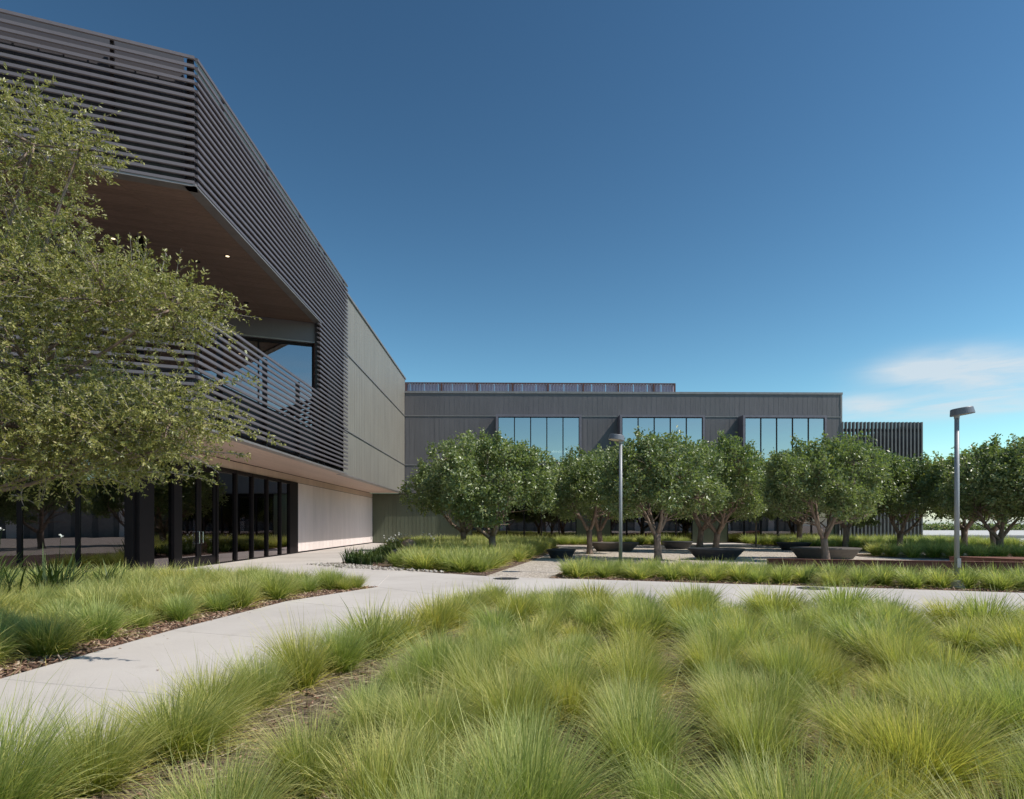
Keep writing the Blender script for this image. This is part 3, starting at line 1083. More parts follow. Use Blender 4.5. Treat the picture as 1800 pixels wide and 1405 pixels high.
# ================================================================== COURTYARD FURNITURE
def lamp_post(base, H, head_rz, tilt, label):
    P = thing('lamp_post', label, 'lamp', (base[0], base[1], .02), head_rz, 'lamp posts along the promenade')
    MB().tube([(0, 0, 0), (0, 0, .16), (0, 0, .18)], [.19, .19, .17], 24).build('footing', MAT['concrete'], P)
    b = MB().tube([(0, 0, .18), (0, 0, .20)], [.12, .12], 20).build('base_plate', MAT['lamp_paint'], P)
    MB().tube([(0, 0, .20), (0, 0, H - .23)], [.050, .046], 20).build('pole', MAT['lamp_paint'], P, True)
    MB().tube([(0, 0, H - .26), (0, 0, H - .16)], [.054, .054], 20).build('collar', MAT['lamp_paint'], P)
    MB().box(-.04, -.075, .45, .04, -.055, .65).build('hand_hole_cover', MAT['lamp_paint'], P)
    # drum head, offset and tilted
    ct, st = math.cos(tilt), math.sin(tilt)
    def tr(p):
        x, y, z = p
        return (x * ct - z * st + .115, y, x * st + z * ct + H - .11)
    m = MB(); n = 36
    rings = [(.218, -.07), (.228, -.07), (.232, -.06), (.212, .065), (.200, .080), (.06, .088)]
    vs = []; fs = []
    for r, z in rings:
        for k in range(n):
            a = 2 * math.pi * k / n
            vs.append(tr((r * math.cos(a), r * math.sin(a), z)))
    for i in range(len(rings) - 1):
        for k in range(n):
            fs.append((i * n + k, i * n + (k + 1) % n, (i + 1) * n + (k + 1) % n, (i + 1) * n + k))
    fs.append(tuple(range((len(rings) - 1) * n, len(rings) * n)))
    m.add(vs, fs)
    hd = m.build('lamp_head', MAT['lamp_shaded'], P)
    vs = [tr((.219 * math.cos(2 * math.pi * k / n), .219 * math.sin(2 * math.pi * k / n), -.062)) for k in range(n)]
    MB().add(vs, [tuple(range(n))[::-1]]).build('lens', MAT['fitting_cover'], hd)
    return P


lamp_post((9.9, 13.75), 3.98, 0.0, R(8), 'grey lamp post rising above the corten edging with its drum head against the sky')
lamp_post((3.27, 17.9), 3.98, R(180), R(8), 'grey lamp post in the grass strip with its drum head against the dark facade')


def bench(name, label, c, rx, ry, h, taper, m, rz, square):
    P = thing(name, label, 'bench', (c[0], c[1], .0), rz, 'concrete benches on the gravel')
    n = 48
    def ring(k, z, s):
        out = []
        for i in range(n):
            a = 2 * math.pi * i / n
            ca, sa = math.cos(a), math.sin(a)
            e = 2.0 / square
            out.append((math.copysign(abs(ca) ** e, ca) * (rx - k) * s, math.copysign(abs(sa) ** e, sa) * (ry - k) * s, z))
        return out
    rings = [ring(taper, .0, 1), ring(taper - .02, .03, 1), ring(.03, h - .07, 1), ring(.0, h - .05, 1), ring(0, h - .012, 1), ring(.012, h, 1)]
    vs = [p for r in rings for p in r]; fs = []
    for i in range(len(rings) - 1):
        for k in range(n):
            fs.append((i * n + k, i * n + (k + 1) % n, (i + 1) * n + (k + 1) % n, (i + 1) * n + k))
    body = MB().add(vs, fs + [tuple(range(n))[::-1]]).build('body', m, P)
    top = ring(.013, h + .002, 1); low = ring(.0131, h - .02, 1)
    vs = low + top
    MB().add(vs, [(k, (k + 1) % n, n + (k + 1) % n, n + k) for k in range(n)] + [tuple(range(n, 2 * n))]).build('seat', m if 'black' in m.name else MAT['bench_brown'], P)
    return P


bench('slab_bench', 'long brown tapered bench with a squared top beside the slim forked tree', (5.75, 33.4), 1.25, .75, .48, .36, MAT['bench_brown'], R(4), 5)
bench('slab_bench', 'small black bowl bench close to the bed of the two leftmost courtyard trees', (2.3, 26.3), .62, .5, .38, .2, MAT['bench_black'], 0, 2.2)
bench('slab_bench', 'black rounded bench standing behind the trunk in front of the facade grass', (10.0, 36.6), .9, .7, .45, .25, MAT['bench_black'], 0, 2.2)
bench('slab_bench', 'wide black boat shaped bench just behind the grass strip', (8.45, 25.2), 1.12, .7, .46, .38, MAT['bench_black'], R(-6), 2.3)
bench('slab_bench', 'black round bench near the rear trees, beyond the brown round one', (15.9, 34.6), .92, .8, .44, .32, MAT['bench_black'], 0, 2.0)
bench('slab_bench', 'broad brown round bench behind the trunk next to the corten edging', (13.35, 26.2), 1.38, 1.1, .45, .30, MAT['bench_brown'], 0, 2.1)

# corten edging
def edging():
    pts = [(7.9, 18.95), (14.2, 17.15), (19.0, 15.75), (25.0, 10.7)]
    e = thing('corten_edging', 'long low rust red steel edging behind the grass strip', 'edging', (7.9, 18.95, 0), world_frame=True)
    for i in range(len(pts) - 1):
        a, b = Vector(pts[i]), Vector(pts[i + 1]); u = (b - a).normalized(); L = (b - a).length
        MB().obox(a, u, 0, L - .01, -.10, 0.0, 0, .36).build('steel_plate', MAT['rust'], e)
        MB().obox(a, u, 0, L - .01, -.16, .03, .363, .380).build('steel_flange', MAT['rust'], e)
    r = thing('corten_ramp', 'flat rusty steel deck meeting the low edging near the thick right trunk', 'ramp', (16.5, 19.5, 0), world_frame=True)
    MB().prism([(14.8, 20.9), (20.8, 19.6), (20.2, 17.4), (16.4, 17.8)], .02, .34).build('deck', MAT['rust'], r)
    MB().prism([(14.78, 20.93), (20.83, 19.63), (20.22, 17.36), (16.36, 17.76)], .342, .352).build('deck_edge', MAT['rust'], r)
    w = thing('corten_mound', 'sloping rusty steel wedge on the gravel past the thick trunk', 'planter', (23, 27, 0), world_frame=True)
    MB().add([(22.4, 27.6, 0), (28, 26.6, 0), (28, 29.6, 0), (23.5, 30, 0), (27.8, 26.9, .75), (27.8, 29.3, .75), (23.0, 27.8, .06), (23.8, 29.7, .06)],
             [(0, 1, 4, 6), (1, 2, 5, 4), (2, 3, 7, 5), (3, 0, 6, 7), (6, 4, 5, 7)]).build('steel_plate', MAT['rust'], w)


edging()

# drain covers in the paving
for (x, y), lab in ((G(890, 1018.5), 'round dark drain cover at the gravel edge near the walkway junction'), (G(1420, 1035.5), 'round dark drain cover in the promenade by the grass strip')):
    P = thing('drain_cover', lab, 'drain cover', (x, y - .25, PATH_TOP + .003), 0, 'drain covers')
    MB().tube([(0, 0, 0), (0, 0, .006)], [.33, .33], 32).build('ring', MAT['iron'], P)
    MB().tube([(0, 0, .0062), (0, 0, .012)], [.28, .28], 32).build('lid', MAT['post_metal'], P)


# ================================================================== GRASS
def tussock_mesh(name, nb, H, spread, width, seed, segs=5, lean=(0, 0)):
    r = np.random.default_rng(seed)
    az = r.uniform(0, 2 * np.pi, nb)
    q = r.random(nb)
    el = np.radians(88 - 38 * q ** .9 + r.normal(0, 5, nb))                # start elevation
    ln = H * r.uniform(.62, 1.25, nb) * (1.0 + .18 * q) * 1.08
    r0 = .13 * np.sqrt(r.random(nb)) * spread / .5
    a0 = az + r.normal(0, .5, nb)
    base = np.stack([r0 * np.cos(a0), r0 * np.sin(a0), np.zeros(nb) - .01], 1)
    droop = np.radians(r.uniform(14, 74, nb)) * (0.45 + .75 * q)
    side = r.normal(0, .5, nb)
    stray = r.random(nb) < .07
    ln = np.where(stray, ln * 1.28, ln); droop = np.where(stray, droop * .5, droop)
    low = r.random(nb) < .10
    el = np.where(low, np.radians(r.uniform(8, 40, nb)), el); droop = np.where(low, np.radians(r.uniform(5, 45, nb)), droop)
    ts = np.linspace(0, 1, segs + 1)
    pts = np.zeros((nb, segs + 1, 3)); pts[:, 0] = base
    for i in range(segs):
        tm = (i + .5) / segs
        e = el - droop * tm ** 1.5
        a = az + side * tm
        d = np.stack([np.cos(e) * np.cos(a) + lean[0] * tm, np.cos(e) * np.sin(a) + lean[1] * tm, np.sin(e)], 1)
        pts[:, i + 1] = pts[:, i] + d * (ln / segs)[:, None]
    pts[:, 1:, 2] = np.maximum(pts[:, 1:, 2], .015)
    tw = az + np.pi / 2 + r.normal(0, .6, nb)
    wv = np.stack([np.cos(tw), np.sin(tw), r.normal(0, .25, nb)], 1)
    w = width * r.uniform(.7, 1.3, nb)
    prof = np.array([.8, 1.0, .92, .75, .5, .3, .2])[:segs]
    V = np.zeros((nb, 2 * segs + 1, 3))
    for i in range(segs):
        V[:, 2 * i] = pts[:, i] - wv * (w * prof[i])[:, None] * .5
        V[:, 2 * i + 1] = pts[:, i] + wv * (w * prof[i])[:, None] * .5
    V[:, 2 * segs] = pts[:, segs]
    nv = 2 * segs + 1
    lo = []; tot = []
    for i in range(segs - 1):
        lo += [2 * i, 2 * i + 1, 2 * i + 3, 2 * i + 2]; tot.append(4)
    lo += [2 * segs - 2, 2 * segs - 1, 2 * segs]; tot.append(3)
    lo = np.array(lo); tot = np.array(tot)
    loops = (np.arange(nb)[:, None] * nv + lo[None]).ravel()
    totals = np.tile(tot, nb)
    starts = np.concatenate([[0], np.cumsum(totals)[:-1]])
    tt = np.repeat(np.arange(segs + 1), 2)[:nv] / segs
    T = np.tile(tt, nb)
    rnd = np.repeat(np.where(low, .9 + .1 * r.random(nb), r.random(nb) * .97), nv)
    # last year's straw blades lie low in the outer skirt
    return npmesh(name, V.reshape(-1, 3), loops, starts, totals, MAT['grass'], {'t': T, 'rnd': rnd})


NEAR = [tussock_mesh('grass_tussock', 1900, .50, .5, .0046, 40 + i, 5, (-.22 + .14 * (i % 3), .10 * (i % 2))) for i in range(6)]
MIDG = [tussock_mesh('grass_tussock', 1050, .50, .5, .0074, 60 + i, 4, (-.06 + .04 * i, .02)) for i in range(5)]
FARG = [tussock_mesh('grass_tussock', 480, .50, .5, .014, 80 + i, 4) for i in range(4)]


def scatter(poly, spacing, jitter, margin, ymin=None, keep=None):
    xs = [p[0] for p in poly]; ys = [p[1] for p in poly]
    out = []
    row = 0
    y = min(ys)
    while y < max(ys):
        x = min(xs) + (spacing / 2 if row % 2 else 0)
        while x < max(xs):
            p = (x + random.uniform(-jitter, jitter), y + random.uniform(-jitter, jitter))
            if inside(p, poly) and edge_dist(p, poly) > margin and (keep is None or keep(p)):
                out.append(p)
            x += spacing
        y += spacing * .866; row += 1
    return out


def line_dist(p, line):
    best = 1e9
    for a, b in zip(line[:-1], line[1:]):
        a, b = Vector(a), Vector(b); ab = b - a
        t = max(0, min(1, (Vector(p) - a).dot(ab) / ab.length_squared))
        best = min(best, (a + ab * t - Vector(p)).length)
    return best


def in_view(p, m=.9):
    X, Y = p
    if Y < 1.8: return False
    return -m - .83 * Y < X < .85 * Y + m


GRASS_BASE = .018
REST = []


def tussock(p, label, group, meshes, s, z=GRASS_BASE):
    o = link('grass_tussock', random.choice(meshes), None, (p[0], p[1], z))
    o.rotation_euler = (random.gauss(0, .07), random.gauss(-.05, .07), random.uniform(0, 6.28))
    s *= random.uniform(.80, 1.14)
    o.scale = (s * random.uniform(.85, 1.2), s * random.uniform(.85, 1.2), s * random.uniform(.85, 1.15))
    tag(o, label, 'grass', group)
    return o


SPOTS = []          # (point, label, group, scale)
def spot(p, lab, grp, s): SPOTS.append((p, lab, grp, s))


# front bed: hand-placed edge row, then rows running away from the camera with bare lanes between
fx = [(-2.30, 2.75), (-2.15, 3.25), (-1.95, 3.72), (-1.98, 4.2), (-1.88, 4.75), (-1.74, 5.3), (-1.58, 5.9), (-1.38, 6.5), (-1.18, 7.1), (-.88, 7.75), (-.75, 8.4), (-.66, 9.1), (-.5, 9.8), (-.2, 10.6)]
front = list(fx)
fy_ = [p[1] for p in fx]; fxx = [p[0] for p in fx]
for k in range(1, 27):
    y = 2.2 + random.uniform(0, .3)
    wob = random.uniform(-.04, .04)
    while y < 11:
        ex = float(np.interp(y, fy_, fxx)) * .55 + (-1.95 + .17 * y) * .45
        p = (ex + .15 + .585 * k + wob + random.gauss(0, .085 + .008 * k), y + random.gauss(0, .06))
        y += .48 + random.gauss(0, .07)
        if random.random() < .05: continue
        if inside(p, BED_FRONT) and edge_dist(p, BED_FRONT) > .26 and in_view(p, .7):
            front.append(p)
for p in front:
    if line_dist(p, WR) < .55:
        lab, grp = 'feathery green grass tussock in the edge row overhanging the pale walkway', 'tussocks along the walkway edge'
    elif line_dist(p, PN) < .70:
        lab, grp = 'feathery green grass tussock in the row bordering the near side of the promenade', 'tussocks along the promenade edge'
    else:
        lab, grp = 'feathery yellow green grass tussock in the strawy middle of the big front bed', 'tussocks in the middle of the front bed'
    spot(p, lab, grp, random.choice([.60, .68, .74, .80]) + (.06 if line_dist(p, WR) < .55 else 0) + random.uniform(-.05, .06))
for p in scatter(BED_LEFT, .56, .11, .28, keep=lambda p: in_view(p, .5)):
    e_ = line_dist(p, WL) < .75
    spot(p, 'soft green grass tussock over bark mulch on the building side of the walkway' if e_ else 'soft green grass tussock in front of the dark ground floor glass',
         'tussocks over the bark edge' if e_ else 'tussocks of the bed by the glass', .72 + random.uniform(-.08, .10))
for p in scatter(BED_STRIP, .60, .10, .28, keep=lambda p: in_view(p, .8)):
    if line_dist(p, PF) > (2.1 if p[0] > 6.6 else 2.6): continue
    e_ = line_dist(p, PF) < .75
    spot(p, 'bright green grass tussock in the front row of the strip beyond the promenade' if e_ else 'bright green grass tussock in the strip between promenade gravel and rusty edging',
         'front tussocks of the grass strip' if e_ else 'rear tussocks of the grass strip', .74 + random.uniform(-.08, .08))
for b, sp in ((BED_TREES, .68), (BED_WALL, .95), (BED_WALL2, .95), (BED_RIGHT, .85), (BED_MID, .95)):
    for p in scatter(b, sp, .15, .32, keep=lambda p: in_view(p, 1.0)):
        if b is BED_TREES and p[1] < 33 and p[0] < -3.6: continue
        spot(p, 'green grass tussock under the two trees nearest the pale clad wall', 'tussocks under the courtyard trees', (.98 if b is BED_TREES else 1.0) + random.uniform(-.1, .12))
for p in ((-3.42, 13.2), (-3.25, 13.52), (-3.6, 13.55)):
    spot(p, 'soft green grass tussock over bark mulch on the building side of the walkway', 'tussocks over the bark edge', .6)
SPOTS.sort(key=lambda q: math.hypot(*q[0]))
nt_ = 0
for p, lab, grp, sc in SPOTS:
    d = math.hypot(*p)
    if nt_ < 298:
        tussock(p, lab, grp, NEAR if d < 6.5 else MIDG, sc); nt_ += 1
    else:
        REST.append((p[0], p[1], sc))


def rest_grass():
    """all remaining far tussocks as one mass"""
    Vs = []; Ls = []; Ts = []; A = []; B = []; off = 0
    srcs = []
    for me in FARG:
        v = np.empty(len(me.vertices) * 3, np.float32); me.vertices.foreach_get('co', v)
        l = np.empty(len(me.loops), np.int32); me.loops.foreach_get('vertex_index', l)
        t = np.empty(len(me.polygons), np.int32); me.polygons.foreach_get('loop_total', t)
        a = np.empty(len(me.vertices), np.float32); me.attributes['t'].data.foreach_get('value', a)
        b = np.empty(len(me.vertices), np.float32); me.attributes['rnd'].data.foreach_get('value', b)
        srcs.append((v.reshape(-1, 3), l, t, a, b))
    for (x, y, s) in REST:
        v, l, t, a, b = srcs[random.randrange(len(srcs))]
        an = random.uniform(0, 6.28); c, sn = math.cos(an), math.sin(an)
        M = np.array([[c, -sn, 0], [sn, c, 0], [0, 0, 1]]) * s
        Vs.append(v @ M.T + np.array([x, y, GRASS_BASE])); Ls.append(l + off); off += len(v)
        Ts.append(t); A.append(a); B.append(np.clip(b + random.uniform(-.25, .25), 0, 1))
    tot = np.concatenate(Ts)
    me = npmesh('far_grass', np.concatenate(Vs), np.concatenate(Ls), np.concatenate([[0], np.cumsum(tot)[:-1]]), tot, MAT['grass'], {'t': np.concatenate(A), 'rnd': np.concatenate(B)})
    o = link('far_grass', me)
    o['kind'] = 'stuff'
    tag(o, 'mass of green grass round the courtyard trees and along the grey block', 'grass')


if REST: rest_grass()


# loose litter on the beds
def litter(name, polys, n, m, lmin, lmax, wr, tr, label, cat, z, flat=.3, ylim=12):
    V = []; L = []; T = []; A = []
    k = 0
    tot = 0
    for poly, cnt, dens in polys:
        xs = [p[0] for p in poly]; ys = [p[1] for p in poly]
        c = 0; tries = 0
        while c < cnt and tries < cnt * 12:
            tries += 1
            p = (random.uniform(min(xs), max(xs)), random.uniform(max(1.8, min(ys)), min(ylim, max(ys))))
            if not inside(p, poly) or not in_view(p, .4): continue
            if dens and random.random() > dens(p): continue
            l = random.uniform(lmin, lmax); w = l * random.uniform(wr * .6, wr * 1.4); t = w * tr
            a = random.uniform(0, math.pi); e = random.gauss(0, flat)
            ux = np.array([math.cos(a) * math.cos(e), math.sin(a) * math.cos(e), math.sin(e)])
            uy = np.array([-math.sin(a), math.cos(a), random.gauss(0, .25)])
            uz = np.cross(ux, uy)
            cpt = np.array([p[0], p[1], z + abs(math.sin(e)) * l * .4 + random.uniform(0, .008)])
            b = [cpt + ux * sx * l / 2 + uy * sy * w / 2 * (1 if sx < 0 else .6) + uz * sz * t / 2 for sz in (-1, 1) for sx, sy in ((-1, -1), (1, -1), (1, 1), (-1, 1))]
            V += b
            for f in ((4, 5, 6, 7), (0, 1, 5, 4), (1, 2, 6, 5), (2, 3, 7, 6), (3, 0, 4, 7)):
                L += [i + k for i in f]; T.append(4)
            A += [random.random()] * 8
            k += 8; c += 1
    T = np.array(T)
    me = npmesh(name, np.array(V), L, np.concatenate([[0], np.cumsum(T)[:-1]]), T, m, {'rnd': A})
    o = link(name, me); o['kind'] = 'stuff'
    return tag(o, label, cat)


near_edge_left = lambda p: max(0.06, 1.3 - edge_dist(p, BED_LEFT) * 1.2)
litter('bark_mulch', [(BED_LEFT, 7000, near_edge_left), (BED_STRIP, 5000, lambda p: max(.05, 1.2 - edge_dist(p, BED_STRIP) * 1.3)), (BED_TREES, 2500, None)],
       0, MAT['chips'], .025, .085, .32, .35, 'red brown bark chips scattered along the bed edges', 'mulch', .028, ylim=34)
litter('dry_straw', [(BED_FRONT, 9000, lambda p: 1.0 if p[1] < 7 else .4)], 0, MAT['straw'], .06, .20, .028, .8, 'dry straw and fallen blades between the front tussocks', 'straw', .026, flat=.16)
litter('bark_mulch', [(BED_FRONT, 5000, None)], 0, MAT['chips'], .02, .06, .4, .35, 'dark bark chips on the soil of the front bed', 'mulch', .024)
litter('fallen_leaves', [([WL[1], WR[1]] + WR[2:] + PN[1:6] + PF[4::-1] + WL[:1:-1], 170, lambda p: max(.12, 1 - 1.6 * min(line_dist(p, WL), line_dist(p, WR), line_dist(p, PF), line_dist(p, PN))))], 0, MAT['chips'], .010, .028, .45, .25, 'stray brown leaves and bark bits on the pale paving', 'leaves', PATH_TOP + .004, flat=.12, ylim=17)
STONES = [(-1.45, 17.6), (-4.5, 20.45), (-6.0, 22.0), (-6.9, 21.6), (-5.0, 19.6)]
litter('river_stones', [(STONES, 420, None)], 0, MAT['stone_bits'], .03, .08, .75, .6, 'pale river stones at the corner of the strappy plants', 'stones', .055, ylim=24)


# strappy dark plants with white flowers
def strap_plant(name, loc, n, H, W, seed, label, flowers, cat='plant', group='strappy flowering plants'):
    P = thing(name, label, cat, (loc[0], loc[1], .02), 0, group)
    r = random.Random(seed)
    V = []; L = []; T = []; A = []; Tt = []; k = 0
    segs = 5
    for i in range(n):
        az = r.uniform(0, 6.283); q = r.random()
        e0 = math.radians(88 - 35 * q); dr = math.radians(r.uniform(15, 85)); ln = H * r.uniform(.75, 1.25)
        p = Vector((r.gauss(0, W * .28), r.gauss(0, W * .28), -.01)); w = r.uniform(.012, .024)
        tw = Vector((-math.sin(az), math.cos(az), 0))
        rr = r.random()
        for s in range(segs):
            wi = w * (1 - (s / segs) ** 2 * .8)
            V += [p - tw * wi, p + tw * wi]; A += [rr, rr]; Tt += [s / segs] * 2
            e = e0 - dr * ((s + .5) / segs) ** 1.6
            p = p + Vector((math.cos(e) * math.cos(az), math.cos(e) * math.sin(az), math.sin(e))) * ln / segs
            p.z = max(p.z, .01)
        V.append(p); A.append(rr); Tt.append(1)
        for s in range(segs - 1):
            L += [k + 2 * s, k + 2 * s + 1, k + 2 * s + 3, k + 2 * s + 2]; T.append(4)
        L += [k + 2 * segs - 2, k + 2 * segs - 1, k + 2 * segs]; T.append(3)
        k += 2 * segs + 1
    T = np.array(T)
    me = npmesh('leaves', np.array([tuple(v) for v in V]), L, np.concatenate([[0], np.cumsum(T)[:-1]]), T, MAT['strap_leaf'], {'t': Tt, 'rnd': A})
    o = link('leaves', me, P); o['kind'] = 'stuff'
    for f in range(flowers):
        x, y = r.gauss(0, W * .35), r.gauss(0, W * .35); h = H * r.uniform(1.15, 1.6)
        st = MB().tube([(x * .4, y * .4, 0), (x * .8, y * .8, h * .6), (x, y, h)], [.006, .005, .004], 5).build('flower_stem', MAT['strap_leaf'], P)
        m = MB()
        for g in range(9):
            d = Vector((r.gauss(0, 1), r.gauss(0, 1), r.gauss(.3, .8))).normalized() * r.uniform(.02, .04)
            c = Vector((x, y, h)) + d
            a = Vector((r.gauss(0, 1), r.gauss(0, 1), r.gauss(0, 1))).normalized() * .016
            b = a.orthogonal().normalized() * .016
            m.add([c - a, c + b, c + a, c - b, c + d * .5], [(0, 1, 4), (1, 2, 4), (2, 3, 4), (3, 0, 4)])
        m.build('flower', MAT['flower_white'], st)
    return P


STRAP = [(-5.95, 22.3), (-4.6, 20.8), (-3.7, 22.0), (-3.3, 27), (-3.1, 36), (-6.3, 36.5), (-6.6, 30)]
random.seed(21)
LABF = 'dark strappy plant with white flower heads in front of the green metal wall'
LABN = 'dark leafy strappy plant at the edge of the wing paving'
protoN = [strap_plant('strappy_plant', p, 85, .60, .42, 100 + i, LABN, 0, group='strappy plants by the wing paving') for i, p in enumerate([(-5.6, 22.5), (-4.75, 21.3), (-5.2, 21.9)])]
protoF = [strap_plant('agapanthus', p, 75, .62, .5, 110 + i, LABF, 4, group='white flowering plants by the green wall') for i, p in enumerate([(-5.2, 30), (-4.2, 32), (-5.6, 33.5)])]
for k, p in enumerate(scatter(STRAP, .95, .22, .2)):
    if min((p[0] - q[0]) ** 2 + (p[1] - q[1]) ** 2 for q in [(-5.6, 22.5), (-4.75, 21.3), (-5.2, 21.9), (-5.2, 30), (-4.2, 32), (-5.6, 33.5), (-4.9, 31.5), (-4.35, 25.8), (-4.0, 23.6)]) < .2: continue
    src = protoF[k % 3] if (p[1] > 27 and k % 2) else protoN[k % 3]
    c = copy_tree(src); c.location = (p[0], p[1], .02); c.rotation_euler = (0, 0, random.uniform(0, 6.28))
    sc_ = random.uniform(.62, .95); c.scale = (sc_, sc_, sc_)
for i, p in enumerate([(-8.25, 9.9), (-9.0, 10.6), (-7.9, 10.9)]):
    strap_plant('agapanthus', p, 90, .95, .45, 140 + i, 'tall dark strappy plant beside the boulder under the big tree', 1 if i else 2, group='strappy plants by the boulder')
strap_plant('agapanthus', (-7.6, 11.9), 70, .75, .4, 150, 'pale tipped strappy clump before the skewed dark glass', 0)


def boulder(loc, r, seed, label):
    q = np.random.default_rng(seed)
    V = []; F = []
    nu, nv = 14, 8
    ph = q.uniform(0, 6, 6)
    for j in range(nv + 1):
        for i in range(nu):
            th = math.pi * j / nv; a = 2 * math.pi * i / nu
            d = Vector((math.sin(th) * math.cos(a), math.sin(th) * math.sin(a), math.cos(th)))
            k = 1 + .14 * math.sin(3 * d.x + ph[0]) + .13 * math.sin(4 * d.y + ph[1]) + .12 * math.sin(5 * d.z + ph[2]) + q.uniform(-.05, .05)
            V.append((d.x * r[0] * k, d.y * r[1] * k, d.z * r[2] * k))
    for j in range(nv):
        for i in range(nu):
            F.append((j * nu + i, (j + 1) * nu + i, (j + 1) * nu + (i + 1) % nu, j * nu + (i + 1) % nu))
    o = MB().add(V, F).build('boulder', MAT['boulder'])
    o.location = (loc[0], loc[1], r[2] * .45)
    return tag(o, label, 'boulder', 'boulders in the planting beds')


boulder((-8.3, 11.25), (.34, .26, .22), 1, 'orange tan boulder between the grass and the dark glass')
boulder((-4.9, 31.5), (.42, .35, .42), 2, 'tan boulder tucked under the white flowers by the green wall')
boulder((-4.35, 25.8), (.5, .35, .28), 3, 'low flat tan boulder among the strappy plants')
boulder((-4.0, 23.6), (.38, .3, .24), 4, 'reddish boulder at the edge of the tussocks under the courtyard trees')


# ================================================================== TREES
def leaf_mesh(name, C, D, Nrm, ln, wd, m, rnd, fold=.25):
    """C centres at leaf base, D direction, Nrm approximate normal; 6 verts, 4 triangles as 2 folded quads"""
    n = len(C)
    D = D / np.linalg.norm(D, axis=1)[:, None]
    S = np.cross(D, Nrm); S /= np.maximum(np.linalg.norm(S, axis=1), 1e-6)[:, None]
    U = np.cross(S, D)
    ln = ln[:, None]; wd = wd[:, None]
    V = np.zeros((n, 6, 3))
    V[:, 0] = C
    V[:, 1] = C + D * ln * .45 + S * wd * .5 + U * wd * fold
    V[:, 2] = C + D * ln
    V[:, 3] = C + D * ln * .45 - S * wd * .5 + U * wd * fold
    V[:, 4] = C + D * ln * .5
    V = V[:, :5]
    lo = np.array([0, 4, 1, 1, 4, 2, 0, 3, 4, 3, 2, 4])
    loops = (np.arange(n)[:, None] * 5 + lo[None]).ravel()
    tot = np.full(n * 4, 3)
    return npmesh(name, V.reshape(-1, 3), loops, np.arange(n * 4) * 3, tot, m, {'rnd': np.repeat(rnd, 5)})


